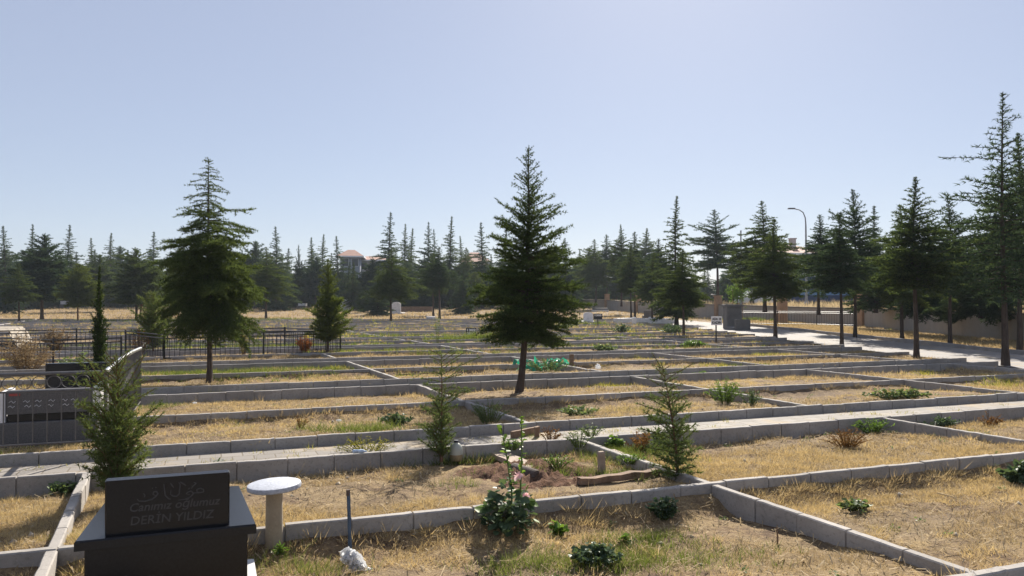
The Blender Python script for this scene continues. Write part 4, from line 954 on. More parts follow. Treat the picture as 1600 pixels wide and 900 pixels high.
Xb, Yb = P(560, 884); t = thing('plastic_bag', 'crumpled white plastic bag caught at the foot of the blue stake', 'bag', (Xb-.01, Yb-.06, 0))
b_ = MB(); nb_ = 56; mm_ = 30; rgb = np.random.default_rng(8)
for i in range(mm_):
    f = i/(mm_-1)
    for j in range(nb_):
        a = 2*math.pi*j/nb_
        if f < .5: z = .125-.25*f*.5; cx = -.03+.02*f; r = .012+.032*math.sin(min(1, f*3.2)*1.57)
        else: z = .0625-.10*(f-.5); cx = -.02+.05*(f-.5); r = .04-.01*(f-.5)
        fl = max(0, math.cos(a-.2))**4*max(0, math.sin((f-.15)*2.6))*.075
        rr = r*(.75+.75*abs(math.sin(a*3.5+f*4))*(.6+.4*math.sin(f*9+a))-.25*abs(math.sin(a*6-f*7)))+rgb.normal()*.003
        b_.v.append((cx+(rr+fl)*math.cos(a), rr*.8*math.sin(a), z-fl*.45+rgb.normal()*.002))
for i in range(mm_-1):
    for j in range(nb_): b_.f.append([i*nb_+j, i*nb_+(j+1) % nb_, (i+1)*nb_+(j+1) % nb_, (i+1)*nb_+j]); b_.m.append(0)
b_.build('bag_body', M['bag'], t)
rgs = np.random.default_rng(17); Vs = []; Ts = []
for k in range(15):
    c0 = np.array([rgs.uniform(-.045, .0), rgs.uniform(-.03, .02), rgs.uniform(.05, .12)]) if k < 11 else np.array([rgs.uniform(.0, .045), -.02, rgs.uniform(.03, .06)])
    a1 = rgs.normal(size=3); a1[2] *= .5; a1 /= np.linalg.norm(a1); a2 = np.cross(a1, rgs.normal(size=3)); a2 /= np.linalg.norm(a2); a3 = np.cross(a1, a2)
    sz = rgs.uniform(.022, .042); b0 = len(Vs); ph_ = rgs.uniform(0, 9)
    for i in range(7):
        for j in range(7):
            x, y = (i-3)/3, (j-3)/3; Vs.append(c0+sz*(a1*x+a2*y*.8+a3*(.35*math.sin(x*4+ph_)+.3*math.sin(y*5-ph_)+.12*rgs.normal()))-np.array([0, 0, .012*(x*x+y*y)]))
    for i in range(6):
        for j in range(6): Ts.append((b0+i*7+j, b0+(i+1)*7+j, b0+(i+1)*7+j+1, b0+i*7+j+1))
tri_mesh('loose_film', np.maximum(np.array(Vs), np.array([-9, -9, .004])), np.array(Ts), M['bag'], t)
# ------------------------------------------------------------------ water jug
X, Y = P(713, 714, .07)
t = thing('water_jug', 'milky plastic water jug with dark cap standing beside the young conifer', 'jug', (X, Y, .04), 0, None, (.66, .66, .72))
mb = MB(); mb.lathe([(.085, 0), (.094, .012), (.094, .085)], 24); mb.build('jug_water', M['jugwater'], t, True)
mb = MB(); mb.lathe([(.094, .085), (.093, .15), (.085, .19), (.06, .222), (.034, .236), (.03, .248)], 24); mb.build('jug_body', M['jug'], t, True)
mb = MB(); mb.lathe([(.034, .245), (.035, .27), (.03, .274)], 16); mb.build('cap', M['darkplastic'], t, True)
# ------------------------------------------------------------------ the dug grave with its boards
gxy = G(3.0, 6.2); rg3 = np.random.default_rng(12)
n = 46; V = []
for i in range(n):
    for j in range(n):
        a, b = -.70+1.40*i/(n-1), -.75+1.5*j/(n-1); e = max(0, 1-(abs(a)/.70)**3)*max(0, 1-(abs(b)/.75)**3)
        V.append((a, b, -.0+e*(.09+.06*(fbm(np.array(a*4.0+9), np.array(b*4.0+2))-.3)+.07*(vnoise(np.array(a*16.0+3), np.array(b*16.0+8))-.5)+.03*rg3.normal()*.5)))
Fq = [(i*n+j, (i+1)*n+j, (i+1)*n+j+1, i*n+j+1) for i in range(n-1) for j in range(n-1)]
o = tri_mesh('grave_mound', V, np.array(Fq), M['soil']); o.location = (gxy[0], gxy[1], 0); o.rotation_euler = (0, 0, ROW_ROT); tag(o, 'mound of turned reddish soil on the new grave between the boards', 'mound')
def board(name, label, p0, p1, w, z0, z1, mat, cat='board', tilt=0, h0=0.0):
    X0, Y0 = P(*p0, h0); X1, Y1 = P(*p1, h0); L = math.hypot(X1-X0, Y1-Y0); mb = MB()
    k = 6
    for i in range(k+1):
        x = L*i/k; dz = random.gauss(0, .004); dy = random.gauss(0, .004); mb.v += [(x, -w/2+dy, z0), (x, w/2+dy, z0), (x, w/2+dy, z1+dz), (x, -w/2+dy, z1+dz)]
    for i in range(k):
        for j in range(4): mb.f.append([i*4+j, (i+1)*4+j, (i+1)*4+(j+1) % 4, i*4+(j+1) % 4]); mb.m.append(0)
    mb.f.append([0, 1, 2, 3]); mb.m.append(0); mb.f.append([k*4+3, k*4+2, k*4+1, k*4]); mb.m.append(0)
    o = mb.build(name, mat); o.location = (X0, Y0, float(soil(X0, Y0))+.03); o.rotation_euler = (R(tilt), 0, math.atan2(Y1-Y0, X1-X0)); return tag(o, label, cat, 'boards round the dug grave')
board('wood_board', 'weathered flat board on the near edge of the dug grave', (905, 766), (1026, 751), .07, -.04, .012, M['wood'], h0=.03)
board('wood_board', 'broken board slanting down on the hollyhock side of the dug grave', (766, 702), (842, 741), .17, .0, .05, M['woodpale'], h0=.05)
board('wood_board', 'thin plank along the path edge behind the dug grave', (800, 692), (842, 683), .04, .0, .10, M['wood'])
board('wood_board', 'grey plank along the narrow kerb side of the dug grave', (950, 712), (1030, 742), .14, .0, .035, M['woodpale'], h0=.04)
X, Y = P(835, 760)
mb = MB(); mb.lathe([(.058, 0), (.062, .01), (.060, .32), (.055, .33)], 14, 0, lambda a, z: .06*math.sin(3*a)); o = mb.build('wood_log', M['log'], None, True); o.location = (X+.02, Y-.02, .085); o.rotation_euler = (R(-88), 0, R(38)); tag(o, 'short dark log end beside the hollyhock', 'log')
for (px, py, h, w, m_, lab) in ((940, 748, .21, .058, 'woodpale', 'thick wooden grave post leaning at the near end of the new mound'), (839, 690, .13, .05, 'wood', 'flat brown wooden grave post at the path end of the new mound')):
    X, Y = P(px, py); mb = MB(); mb.prism([(-w/2, -w*.35), (w/2, -w*.35), (w/2, w*.35), (-w/2, w*.35)], -.05, h, 0, .008); o = mb.build('grave_post', M[m_]); o.location = (X, Y, .04); o.rotation_euler = (R(2), R(-3), .3); tag(o, lab, 'post', 'wooden grave posts')
X, Y = P(893, 578); mb = MB(); mb.prism([(-.05, -.02), (.05, -.02), (.05, .02), (-.05, .02)], -.05, .36, 0, .01); o = mb.build('grave_post', M['wood']); o.location = (X, Y, 0); tag(o, 'wooden grave post among the green cloth', 'post', 'wooden grave posts')
for i, (px, py, w, h, mt, lab) in enumerate(((860, 700, 40, 22, 'brown', 'withered brown weed on the new mound by the flat grave post'), (905, 708, 52, 30, 'weed', 'green weed growing on the new mound before the thick grave post'), (870, 742, 60, 20, 'lush', 'green weed at the near edge of the new mound'), (800, 712, 36, 16, 'lush', 'green sprout between the broken board and the new mound'), (925, 692, 46, 20, 'weed', 'grey green weed at the far corner of the new mound'), (985, 735, 60, 14, 'lush', 'grassy green weed between the new mound and the narrow kerb'))):
    weed('weed_clump', lab, px, py, w, h, .03, mt, 80+i, 22, 12, 1, .6, asp=.3, z=.12, stem='brown' if mt == 'brown' else 'green')
# ------------------------------------------------------------------ green cloth grave
X0, Y0 = P(850, 580)
t = thing('green_cloth', 'torn green netting cloth draped over the plants of a grave behind the central cedar', 'cloth', (X0, Y0, 0), ROW_ROT)
rg4 = np.random.default_rng(31); Vc = []; Tc = []
for s in range(44):
    cx, cy = rg4.uniform(-.55, .55), rg4.uniform(-.2, .35); w, L = rg4.uniform(.04, .10), rg4.uniform(.12, .34); a = rg4.uniform(0, 6.28); zc = rg4.uniform(.10, .28)
    k = 6; b = len(Vc)
    for i in range(k):
        f = i/(k-1)-.5; z = zc-1.9*f*f*L*rg4.uniform(.5, 1.2)+.02*rg4.normal(); tw_ = a+rg4.normal()*.25
        for sgn in (-1, 1): Vc.append((cx+math.cos(a)*f*L-math.sin(tw_)*w*.5*sgn, cy+math.sin(a)*f*L+math.cos(tw_)*w*.5*sgn, max(.02, z+.025*sgn*rg4.normal())))
    for i in range(k-1): Tc.append((b+2*i, b+2*i+1, b+2*i+3, b+2*i+2))
tri_mesh('netting', Vc, np.array(Tc), M['cloth'], t)
weed('weed_clump', 'pale dry plants under the torn green cloth', 858, 582, 84, 26, .05, 'weed', 61, 40, 14, 1, .5, asp=.3)
X, Y = P(934, 578); crumple('plastic_scrap', M['bag'], None, (X, Y, .06), .06, .04, .07, 4); tag(bpy.data.objects['plastic_scrap'], 'white plastic scrap beside the green cloth grave', 'litter', 'scraps of litter')
X, Y = P(560, 709, .16); mb = MB(); mb.lathe([(.014, 0), (.02, .008), (.017, .05), (.02, .09), (.008, .115), (.008, .13)], 12); o = mb.build('crushed_bottle', M['palebl'], None, True); o.location = (X-.05, Y, .185); o.rotation_euler = (0, R(90), .1); tag(o, 'crushed pale blue bottle lying on the first path kerb', 'bottle', 'scraps of litter')
X, Y = P(556, 730); o = crumple('plastic_scrap', M['bag'], None, (X, Y, .03), .035, .03, .025, 9); tag(o, 'small white scrap on the dry grass below the crushed bottle', 'litter', 'scraps of litter')
for i, (px, py) in enumerate(((530, 672), (305, 630), (645, 676))):
    X, Y = P(px, py, .05); o = crumple('plastic_scrap', M['bag'], None, (X, Y, .06 if i else .17), .03, .02, .012, 12+i); tag(o, ['flat pale scrap lying on the far kerb of the first path', 'white scrap on the dry grass near the railed tomb', 'tiny white scrap on the path by the young conifer'][i], 'litter', 'scraps of litter')
# loose sticks
for i, (p0, p1, r_, lab) in enumerate((((40, 828), (72, 812), .006, 'pale dry stick on the grass behind the black tomb'), ((1462, 768), (1510, 786), .005, 'longer pale stick on the dry plot beyond the corner kerb'), ((1515, 830), (1560, 852), .006, 'pale stick low in the dry plot at the picture edge'))):
    a = P(*p0, .04); b = P(*p1, .04); mb = MB(); mb.tube([(a[0], a[1], .035), ((a[0]+b[0])/2, (a[1]+b[1])/2, .05), (b[0], b[1], .035)], [r_, r_*.9, r_*.6], 5); tag(mb.build('dry_stick', M['straw']), lab, 'stick', 'loose sticks')
X, Y = P(1212, 852); mb = MB(); mb.tube([(0, 0, -.03), (.005, 0, .06), (.0, 0, .13)], [.007, .006, .003], 5); o = mb.build('dry_stick', M['wood']); o.location = (X, Y, 0); tag(o, 'short upright dry stalk before the corner kerb', 'stick', 'loose sticks')

# ------------------------------------------------------------------ railed tomb on the left
FX, FY = G(-.52, 8.6)                   # front right corner of the railing
t = thing('tomb_railing', 'grey pipe railing with a band of rings round the grey granite tomb', 'railing', (FX, FY, 0), ROW_ROT)
hR = .88; W0 = -3.6
mb = MB(); mb.tube([(W0, 0, hR), (0, 0, hR)], .018, 8); mb.build('top_rail', M['steel'], t, True)
mb = MB(); mb.tube([(W0, 0, .71), (0, 0, .71)], .010, 6); mb.build('middle_rail', M['steel'], t, True)
mb = MB(); mb.tube([(W0, 0, .20), (0, 0, .20)], .010, 6); mb.build('bottom_rail', M['steel'], t, True)
mb = MB(); x = -.14
while x > W0: mb.tube([(x, 0, .2), (x, 0, .71)], .006, 5); x -= .122
mb.build('grille', M['steel'], t)
mb = MB(); x = -.2
while x > W0:
    mb.tube([(x+.06*math.cos(a), 0, .795+.06*math.sin(a)) for a in np.linspace(0, 6.2832, 19)], .0045, 5, 0, False); x -= .125
mb.build('lattice', M['steel'], t)
for xp in (0, W0/2, W0):
    mb = MB(); mb.tube([(xp, 0, -.1), (xp, 0, hR)], .016, 8); mb.build('post', M['steel'], t, True)
mb = MB(); ts_ = np.linspace(0, 1, 12); sd_pts = [(.02*q, 4.0*q, hR+.03*math.sin(q*math.pi)) for q in ts_]; mb.tube(sd_pts, .024, 10); mb.build('top_rail', M['shiny'], t, True)
mb = MB(); mb.tube([(0, 0, .1), (.02, 4.0, .1)], .01, 6); mb.build('bottom_rail', M['steel'], t)
mb = MB(); q = .14
while q < 4: mb.tube([(.005*q, q, .1), (.005*q, q, hR)], .006, 5); q += .14
mb.build('grille', M['steel'], t)
mb = MB(); mb.tube([(.02, 4.0, -.1), (.02, 4.0, hR)], .016, 8); mb.build('post', M['steel'], t)
gx_, gy_ = G(-1.09, 9.3)
t = thing('granite_tomb', 'grey granite tomb with inscribed panel and black headstone inside the railing', 'tomb', (gx_, gy_, 0), ROW_ROT)
mb = MB(); mb.box(-.45, .45, 0, 2.2, 0, .32, bev=.01); mb.build('base', M['greygran'], t)
mb = MB(); mb.box(-.39, .39, .06, 2.1, .322, .40, bev=.005); mb.build('plinth', M['granite'], t)
mb = MB(); mb.box(-.40, .40, .04, .12, .402, .65, bev=.006); fp = mb.build('inscribed_panel', M['greygran'], t)
mb = MB(); mb.box(-.37, -.27, .032, .036, .595, .62); mb.build('red_emblem', M['red'], fp)
mb = MB(); rs = random.Random(3)
for rrow in range(2):
    for k in range(6):
        x = -.36+.115*k+rs.uniform(-.02, .02); z = .53-.05*rrow; mb.tube([(x, .036, z), (x+.02, .036, z+.014), (x+.04, .036, z-.008), (x+.06, .036, z+.01)], .003, 4)
mb.build('lettering', M['palestone'], fp)
mb = MB(); mb.box(.404, .48, .02, .8, .322, .66, bev=.008); mb.build('side_slab', M['marble'], t)
mb = MB(); mb.box(-.45, -.404, .02, .5, .322, .64, bev=.008); mb.build('side_slab', M['palestone'], t)
mb = MB(); mb.box(-.36, .36, 1.9, 2.0, .402, .79, bev=.01); mb.build('headstone', M['granite'], t)
mb = MB(); mb.box(-1.2, -.50, .3, 1.4, .0, .30, bev=.01); o = mb.build('marble_bench', M['marble']); o.location = (gx_, gy_, 0); o.rotation_euler = (0, 0, ROW_ROT); tag(o, 'low white marble slab beside the grey granite tomb', 'slab')
# ------------------------------------------------------------------ black iron railings
def railing(name, label, pts, h, gap=.12, group=None):
    t = thing(name, label, 'railing', (pts[0][0], pts[0][1], 0), 0, group); ox, oy = pts[0]
    rails = MB(); bars = MB()
    q = [(x-ox, y-oy) for x, y in pts]
    for i, ((x0, y0), (x1, y1)) in enumerate(zip(q[:-1], q[1:])):
        for z in (.1, h-.09, h): 
            m_ = MB(); m_.tube([(x0, y0, z), (x1, y1, z)], .016, 5); m_.build('rail', M['iron'], t)
        L = math.hypot(x1-x0, y1-y0); k = int(L/gap)
        for j in range(1, k): f = j/k; bars.tube([(x0+(x1-x0)*f, y0+(y1-y0)*f, .1), (x0+(x1-x0)*f, y0+(y1-y0)*f, h-.09)], .008, 4)
    for x, y in q:
        m_ = MB(); m_.tube([(x, y, -.1), (x, y, h+.04)], .026, 6); m_.build('post', M['iron'], t)
    bars.build('grille', M['iron'], t); return t
def off(p, du, dv):
    u, v = UV(*p); return G(u+du, v+dv)
A0 = P(257, 566); A1 = P(412, 560); A2 = P(532, 554)
railing('iron_railing', 'black iron railing running from the bushy cedar to the pear shaped pine', [A0, A1, A2, off(A2, -1.2, 2.6), off(A0, -1.0, 2.9), A0], .70)
B0 = (-13.2, 19.6); B1 = P(84, 576); B2 = P(190, 570)
railing('iron_railing', 'black iron railing in front of the pale stones and dry stalks', [B0, B1, B2], .66)
railing('iron_railing', 'black iron railing further behind the dry stalks and cypress', [(-16.5, 22.8), PX(120, 24.6), PX(262, 25.6)], .66)
C0 = P(1150, 510); C1 = P(1276, 508); C2 = P(1335, 512)
railing('iron_railing', 'black iron railing below the bus, before the boundary wall', [PX(1150, 50), PX(1215, 49), PX(1276, 48), PX(1336, 46)], .86, .16)
# ------------------------------------------------------------------ boundary wall, pillars
t = thing('boundary_wall', 'long grey rendered boundary wall beyond the road trees', 'wall', (0, 0, 0))
mb = MB(); n = len(WALLP)
for i, (x, y) in enumerate(WALLP):
    a = WALLP[max(i-1, 0)]; b = WALLP[min(i+1, n-1)]; dx, dy = b[0]-a[0], b[1]-a[1]; L = math.hypot(dx, dy); nx_, ny_ = dy/L*.12, -dx/L*.12
    h = 1.02 if y < 60 else 1.1+gz(y)
    mb.v += [(x-nx_, y-ny_, -.3), (x-nx_, y-ny_, h), (x+nx_, y+ny_, h), (x+nx_, y+ny_, -.3)]
for i in range(n-1):
    for j in range(3): mb.f.append([i*4+j, i*4+j+1, (i+1)*4+j+1, (i+1)*4+j][::-1]); mb.m.append(0)
mb.build('wall_face', M['wallc'], t)
mb = MB()
for i, (x, y) in enumerate(WALLP):
    a = WALLP[max(i-1, 0)]; b = WALLP[min(i+1, n-1)]; dx, dy = b[0]-a[0], b[1]-a[1]; L = math.hypot(dx, dy); nx_, ny_ = dy/L*.16, -dx/L*.16
    h = 1.022 if y < 60 else 1.102+gz(y)
    mb.v += [(x-nx_, y-ny_, h), (x-nx_, y-ny_, h+.06), (x+nx_, y+ny_, h+.06), (x+nx_, y+ny_, h)]
for i in range(n-1):
    for j in range(4): mb.f.append([i*4+j, i*4+(j+1) % 4, (i+1)*4+(j+1) % 4, (i+1)*4+j][::-1]); mb.m.append(0)
mb.build('coping', M['greystone'], t)
for px, Y, lab in ((1222, 53.6, 'tan painted wall pillar behind the close pair of cedars'), (1331, 47.4, 'tan painted wall pillar behind the cedar with a long bare leader'), (1129, 67.5, 'tan painted wall pillar behind the stone pillar'), (1004, 86, 'tan painted wall pillar behind the slender pair of cedars'), (956, 98, 'tan painted wall pillar by the thin dark needle topped cedar')):
    X = (px-800)/F*Y; mb = MB(); zt = 1.85+gz(Y); w = .27
    wx = np.interp(Y, [p[1] for p in WALLP], [p[0] for p in WALLP])
    mb.box(-w, w, -w, w, -.1, zt, bev=.02); mb.box(-w-.05, w+.05, -w-.05, w+.05, zt+.002, zt+.09, bev=.02); o = mb.build('wall_pillar', M['tan']); o.location = (X if abs(X-wx) > 1.2 else wx, Y, 0); o.rotation_euler = (0, 0, .1)
    if abs(X-wx) > 1.2: o.location = (X, Y, 0)
    tag(o, lab, 'pillar', 'tan pillars of the boundary wall')
X, Y = P(1144, 515); mb = MB(); mb.box(-.40, .40, -.40, .40, -.1, 1.22, bev=.03); mb.box(-.46, .46, -.46, .46, 1.222, 1.34, bev=.03); o = mb.build('stone_pillar', M['greystone']); o.location = (X, Y, 0); tag(o, 'squat grey stone gate pillar by the road beside the white sign', 'pillar')
# ------------------------------------------------------------------ signs
def sign(label, base, board_px, frame, face, ink, lines, name='sign_board'):
    X, Y = P(*base); (x0, x1, y0, y1) = board_px; zt, zb = ZT(y0, Y), ZT(y1, Y); w = (x1-x0)/F*Y; cx = ((x0+x1)/2-base[0])/F*Y
    t = thing(name, label, 'sign', (X, Y, 0)); mb = MB(); mb.box(cx-w/2, cx+w/2, -.015, .015, zb, zt, bev=.006); p = mb.build('panel', M[face], t)
    mb = MB(); mb.box(-.022, .022, .016, .05, -.15, zt-.05); mb.build('post', M['iron'], t)
    hh = (zt-zb)
    for i, s in enumerate(lines):
        me = text_mesh(s, hh*.40, 0, .001, bold=.006); me.materials.clear(); me.materials.append(M[ink]); xs = [v.co.x for v in me.vertices]; sx = min(1.6, w*.84/(max(xs)-min(xs)))
        o = bpy.data.objects.new('lettering', me); COL.objects.link(o); o.parent = p; o.scale = (sx, 1, 1); o.rotation_euler = (R(90), 0, 0); o.location = (cx, -.0165, zt-hh*(.30+.42*i))
    return t
sign('white sign board with two lines of dark writing on a post before the road', (1119, 537), (1111, 1128, 494.5, 508), 'iron', 'white', 'black', ['ADA 10', 'KADIN'])
sign('black sign board with white writing standing in tall green grass', (737, 531), (728, 744, 512, 525), 'iron', 'black', 'white', ['1302', '2017'])
sign('black sign board on a thin post beside the rounded white headstone', (934, 512), (927, 941, 490, 499), 'iron', 'black', 'white', ['1305'])
# ------------------------------------------------------------------ gravestones among the trees
def stone(label, px, base, w, h, kind, mat, group='gravestones under the far trees', rz=None, d=.12, Y=None):
    Y = Y or F*H/(base-YH); X = (px-800)/F*Y; w = w/F*Y; h = h/F*Y; z = gz(Y); mb = MB()
    t = thing('gravestone', label, 'gravestone', (X, Y, z-.03), random.uniform(-.15, .25) if rz is None else rz, group)
    if kind == 'round':
        pts = [(-w/2, 0), (w/2, 0), (w/2, h*.8)]+[(w/2*math.cos(a), h*.8+h*.2*math.sin(a)) for a in np.linspace(.2, 2.94, 9)]+[(-w/2, h*.8)]
        n = len(pts); mb.add([(x, -d/2, z_) for x, z_ in pts]+[(x, d/2, z_) for x, z_ in pts], [list(range(n)), list(range(n, 2*n))[::-1]]+[((i+1) % n, i, n+i, n+(i+1) % n) for i in range(n)]); mb.build('headstone', mat, t)
        mb = MB(); mb.box(-w*.62, w*.62, .02+d/2, 1.5, 0, .16, bev=.02); mb.build('grave_border', mat, t)
    elif kind == 'slab':
        mb.box(-w/2, w/2, -d/2, d/2, 0, h, bev=.015); mb.build('headstone', mat, t); mb = MB(); mb.box(-w*.55, w*.55, d/2+.01, 1.6, 0, h*.35, bev=.02); mb.build('grave_border', mat, t)
    elif kind == 'tomb':
        mb.box(-w/2, w/2, 0, .9, 0, h*.55, bev=.02); mb.build('base', M['greygran'] if mat is not M['greygran'] else M['marble'], t); mb = MB(); mb.box(-w*.46, w*.46, .02, .86, h*.55+.002, h, bev=.02); mb.build('top_slab', mat, t)
    return t
stone('pale bluish tomb in the dry strip behind the light green young cedar', 108, 487, 30, 12, 'tomb', M['palestone'])
stone('dark tomb with pale top slab behind the cypress column', 183, 481, 22, 17, 'tomb', M['marble'])
stone('small white stone beside the dark tomb with pale top', 200, 480, 7, 6, 'slab', M['marble'])
stone('grey upright stone behind the small forked red brown tree', 236, 484, 9, 16, 'slab', M['greystone'])
stone('low white stone behind the pear shaped pine, next to the broad emerging cedar', 471, 487, 12, 8, 'tomb', M['palestone'])
stone('tall white headstone just past the pear shaped pine', 541, 489, 19, 18, 'round', M['palestone'])
stone('narrow pale stone between the tall white headstone and the small dark cone tree', 556, 488, 9, 14, 'slab', M['palestone'])
stone('squat pale stone just past the small dark cone tree', 587, 491, 18, 11, 'tomb', M['palestone'])
stone('tallest white headstone beside the full cedar with single dark trunk', 619, 492, 15, 19, 'round', M['palestone'])
stone('small pale block at the edge of the far kerbs before the paired trunks', 674, 501, 14, 7, 'tomb', M['palestone'])
stone('thin pale stone deep among the trunks, left of the paired trunks', 662, 482, 6, 8, 'slab', M['palestone'])
stone('broad grey stone past the narrow dark fir under the orange roof', 749, 486, 16, 11, 'slab', M['greystone'])
stone('pale stone between the paired trunks and the narrow dark fir', 697, 484, 10, 6, 'tomb', M['greystone'])
stone('rounded white headstone next to the small black sign on a thin post', 919, 505, 15, 18, 'round', M['palestone'])
stone('long grey tomb behind the dark double cedar', 944, 486, 24, 9, 'tomb', M['greygran'])
stone('grey block tomb beside the thin dark needle topped cedar', 979, 489, 16, 14, 'tomb', M['palestone'])
stone('grey twin headstone behind the round crowned cedar', 1012, 497, 12, 12, 'slab', M['greystone'])
stone('low grey stone cluster at the foot of the staked young tree', 1160, 518, 24, 20, 'slab', M['greystone'])
stone('dark low tomb just before the dark double cedar', 938, 490, 26, 6, 'tomb', M['greygran'])
stone('pale low stone under the broad bushy tree', 20, 487, 16, 5, 'tomb', M['greystone'])
stone('whitish post like stone near the pale bluish tomb', 86, 484, 4, 8, 'slab', M['palestone'])
stone('grey stone seen through the big bushy cedar trunk gap', 365, 506, 14, 10, 'slab', M['palestone'])
a = PX(958, 52.6); b = PX(1040, 50.5); mb = MB(); L = math.hypot(b[0]-a[0], b[1]-a[1]); mb.box(0, L, 0, .14, 0, .34, bev=.02); mb.box(0, L, 2.0, 2.14, 0, .34, bev=.02); mb.box(0, .14, .142, 1.998, 0, .33); mb.box(L-.14, L, .142, 1.998, 0, .33)
o = mb.build('grave_border', M['marble']); o.location = (a[0], a[1], 0); o.rotation_euler = (0, 0, math.atan2(b[1]-a[1], b[0]-a[0])); tag(o, 'long low white marble border round a family grave by the road', 'grave border')
for i, (px, py, lab) in enumerate(((1016, 503, 'small white marker post under the round crowned cedar, first of two'), (1023, 503, 'small white marker post under the round crowned cedar, second of two'), (991, 508, 'little white lump on the low marble border'))):
    X, Y = P(px, py); mb = MB(); mb.prism([(-.12, -.1), (.12, -.1), (.12, .1), (-.12, .1)], 0, .36 if i < 2 else .5, 0, .05); o = mb.build('marker_stone', M['white']); o.location = (X, Y, 0); tag(o, lab, 'marker')
X, Y = P(645, 490); mb = MB(); mb.box(-2.2, 2.2, -.15, .15, 0, .62, bev=.02); o = mb.build('low_wall', M['wood']); o.location = (X, Y, gz(Y)-.05); tag(o, 'low brown wall under the trees past the tallest white headstone', 'wall')
# pale stacked stone bank on the left
a = (-15.6, 25.0); b = PX(54, 29.0); t_L = math.hypot(b[0]-a[0], b[1]-a[1]); mb = MB(); rs = random.Random(9); nx2, nz2 = 40, 10
for j in range(nz2):
    for i in range(nx2):
        z = .0+.62*j/(nz2-1); mb.v.append((t_L*i/(nx2-1), .35*j/(nz2-1)+rs.uniform(-.05, .05), z+rs.uniform(-.02, .02)))
mb.v += [(t_L*i/(nx2-1), 2.2, .66+rs.uniform(-.04, .04)) for i in range(nx2)]
for j in range(nz2):
    for i in range(nx2-1): mb.f.append([j*nx2+i, j*nx2+i+1, (j+1)*nx2+i+1, (j+1)*nx2+i]); mb.m.append(0)
o = mb.build('stone_bank', M['drystone']); o.location = (a[0], a[1], 0); o.rotation_euler = (0, 0, math.atan2(b[1]-a[1], b[0]-a[0])); tag(o, 'pale rough stone bank behind the black railing at the picture edge', 'stone bank')

# ------------------------------------------------------------------ street: lamp, pole, bus, car, houses
Yl = 62; X = (1260-800)/F*Yl; zb = .9; zt = ZT(326, Yl)
t = thing('street_lamp', 'tall street lamp with curved arm rising behind the boundary wall', 'street lamp', (X, Yl, zb))
mb = MB(); hz = zt-zb; mb.tube([(0, 0, 0), (0, 0, hz*.5), (-.02, 0, hz-1.2)], [.11, .085, .06], 10); mb.build('pole', M['pole'], t, True)
mb = MB(); mb.lathe([(.2, 0), (.2, .45), (.13, .55)], 12); mb.build('base_sleeve', M['pole'], t, True)
mb = MB(); mb.tube([(-.02, 0, hz-1.2), (-.06, 0, hz-.7), (-.22, 0, hz-.3), (-.5, 0, hz-.1), (-.9, 0, hz)], [.055, .05, .045, .04, .04], 8); mb.build('arm', M['pole'], t, True)
mb = MB(); mb.box(-1.42, -.85, -.11, .11, hz-.03, hz+.07, bev=.03); o = mb.build('lamp_head', M['lamp'], t)
X, Y = PX(1158, 66); t = thing('utility_pole', 'plain thin grey pole beyond the wall beside the staked young tree', 'pole', (X, Y, .9)); mb = MB(); mb.tube([(0, 0, -.1), (0, 0, 6.5)], [.09, .06], 10); mb.build('pole', M['pole'], t, True); mb = MB(); mb.box(-.3, .3, -.03, .03, 6.1, 6.18); mb.build('crossarm', M['pole'], t)
# bus, side on
X, Y = PX(1290, 74)
t = thing('parked_bus', 'dark blue bus with pale blue side stripe parked beyond the wall', 'bus', (X, Y, .95), -.06)
mb = MB(); mb.box(-3.6, 3.6, -1.15, 1.15, .45, 2.75, bev=.16); mb.build('body', M['busblue'], t)
mb = MB(); mb.box(-3.5, 3.5, -1.156, -1.152, 1.05, 1.32); mb.build('stripe', M['bluestripe'], t)
for i in range(5):
    mb = MB(); mb.box(-3.3+1.34*i, -2.1+1.34*i, -1.158, -1.15, 1.6, 2.35); mb.build('window', M['glass'], t)
for x in (-2.2, 2.1):
    for y in (-1.0, 1.0):
        mb = MB(); mb.lathe([(.38, -.13), (.44, -.1), (.44, .1), (.38, .13)], 20); o = mb.build('wheel', M['tyre'], t, True); o.location = (x, y, .44); o.rotation_euler = (R(90), 0, 0)
# car half hidden
X, Y = PX(1186, 70)
t = thing('parked_car', 'pale parked car glimpsed between trunks beyond the wall', 'car', (X, Y, .95), .25)
pr = [(-1.95, .35), (1.95, .35), (2.0, .7), (1.75, .85), (.95, .92), (.45, 1.38), (-.9, 1.42), (-1.55, .98), (-2.0, .9)]
mb = MB(); n = len(pr); mb.add([(x, -.8, z) for x, z in pr]+[(x, .8, z) for x, z in pr], [list(range(n)), list(range(n, 2*n))[::-1]]+[((i+1) % n, i, n+i, n+(i+1) % n) for i in range(n)]); mb.build('body', M['carwhite'], t)
mb = MB(); pg = [(.80, .95), (.40, 1.32), (-.85, 1.35), (-1.35, .98)]; mb.add([(x, -.806, z) for x, z in pg], [(0, 1, 2, 3)]); mb.build('side_window', M['glass'], t)
mb = MB(); mb.add([(.97, -.65, .945), (.97, .65, .945), (.50, .6, 1.36), (.50, -.6, 1.36)], [(0, 1, 2, 3)]); mb.build('windscreen', M['glass'], t)
for x in (-1.25, 1.25):
    for y in (-.75, .75):
        mb = MB(); mb.lathe([(.26, -.1), (.31, -.08), (.31, .08), (.26, .1)], 18); o = mb.build('wheel', M['tyre'], t, True); o.location = (x, y, .31); o.rotation_euler = (R(90), 0, 0)
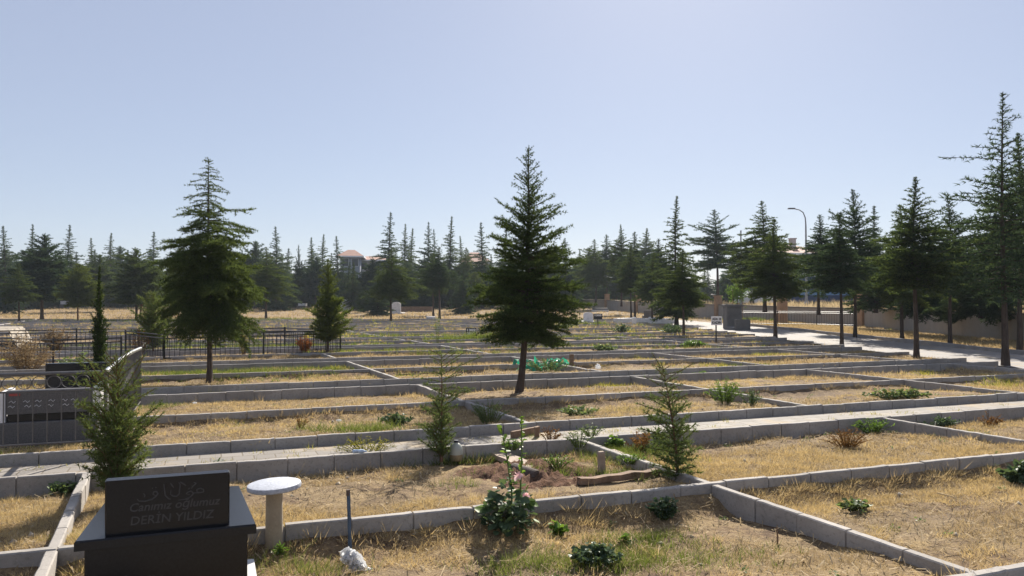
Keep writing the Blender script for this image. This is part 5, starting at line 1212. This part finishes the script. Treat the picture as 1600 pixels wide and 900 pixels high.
def house(label, px, Y, x0, x1, eave, ridge, wall, seg=None, chim=True, name='house', depth=9.0, floors=2):
    cx = (px-800)/F*Y; z0 = 1.0; hw = (x1-x0)/2/F*Y; ze = ZT(eave, Y)-z0; zr = ZT(ridge, Y)-z0
    t = thing(name, label, 'house', (cx, Y, z0), .12)
    mb = MB(); mb.box(-hw, hw, 0, depth, -.2, ze-.12); w_ = mb.build('wall', wall, t)
    o_ = .7; rl = hw*.35; mb = MB(); mb.v = [(-hw-o_, -o_, ze-.1), (hw+o_, -o_, ze-.1), (hw+o_, depth+o_, ze-.1), (-hw-o_, depth+o_, ze-.1), (-rl, depth/2, zr), (rl, depth/2, zr)]
    mb.f = [[0, 1, 5, 4], [1, 2, 5], [2, 3, 4, 5], [3, 0, 4], [3, 2, 1, 0]]; mb.m = [0]*5; rf = mb.build('roof', M['roof'], t)
    mb = MB(); mb.box(-hw-o_-.03, hw+o_+.03, -o_-.05, depth+o_+.05, ze-.36, ze-.103); mb.build('eaves_band', M['white'], t)
    if chim: mb = MB(); mb.box(.6, 1.3, depth/2-1.6, depth/2-.9, zr-1.2, zr+.7); mb.box(.5, 1.4, depth/2-1.7, depth/2-.8, zr+.702, zr+.85); mb.build('chimney', M['housew'], rf)
    nw = max(2, int(hw/1.2))
    for f_ in range(floors):
        for i in range(nw):
            x = -hw+(i+.5)*2*hw/nw; z = ze-1.9-2.9*f_
            if z < .6: continue
            mb = MB(); mb.box(x-.62, x+.62, -.04, .0, z-.05, z+1.35); fr = mb.build('window', M['white'], t); mb = MB(); mb.box(x-.55, x+.55, -.055, -.042, z, z+1.3); mb.build('pane', M['glass'], fr)
    return t
house('house with hipped red tile roof and chimney beyond the street lamp', 1246, 105, 1196, 1296, 394, 379, M['houseb'])
house('taller gabled red roofed building rising over the treeline', 547, 140, 532, 562, 399, 389, M['houseb'], chim=False, depth=5)
house('long lower building with pale red roof beside the gabled one', 580, 146, 560, 606, 405, 399, M['housew'], chim=False, depth=6)
house('house showing one slope of orange roof behind the treeline', 744, 135, 726, 764, 409, 392, M['housew'], chim=False, depth=8)
house('white walled house behind the trees at the edge of the street', 1440, 120, 1395, 1500, 432, 420, M['housew'], chim=False, depth=8)

# ------------------------------------------------------------------ thin summer haze over the whole place
mb = MB(); mb.box(-240, 480, -70, 1000, -2.5, 40); hz_ = mb.build('haze', bpy.data.materials.new('thin_haze')); struct(hz_, 'stuff')
hm = hz_.data.materials[0]; hm.use_nodes = True; hm.node_tree.nodes.clear()
vo = hm.node_tree.nodes.new('ShaderNodeVolumePrincipled'); vo.inputs['Color'].default_value = (.74, .86, 1, 1); vo.inputs['Density'].default_value = .00034; vo.inputs['Anisotropy'].default_value = 0
ho = hm.node_tree.nodes.new('ShaderNodeOutputMaterial'); hm.node_tree.links.new(vo.outputs[0], ho.inputs['Volume'])
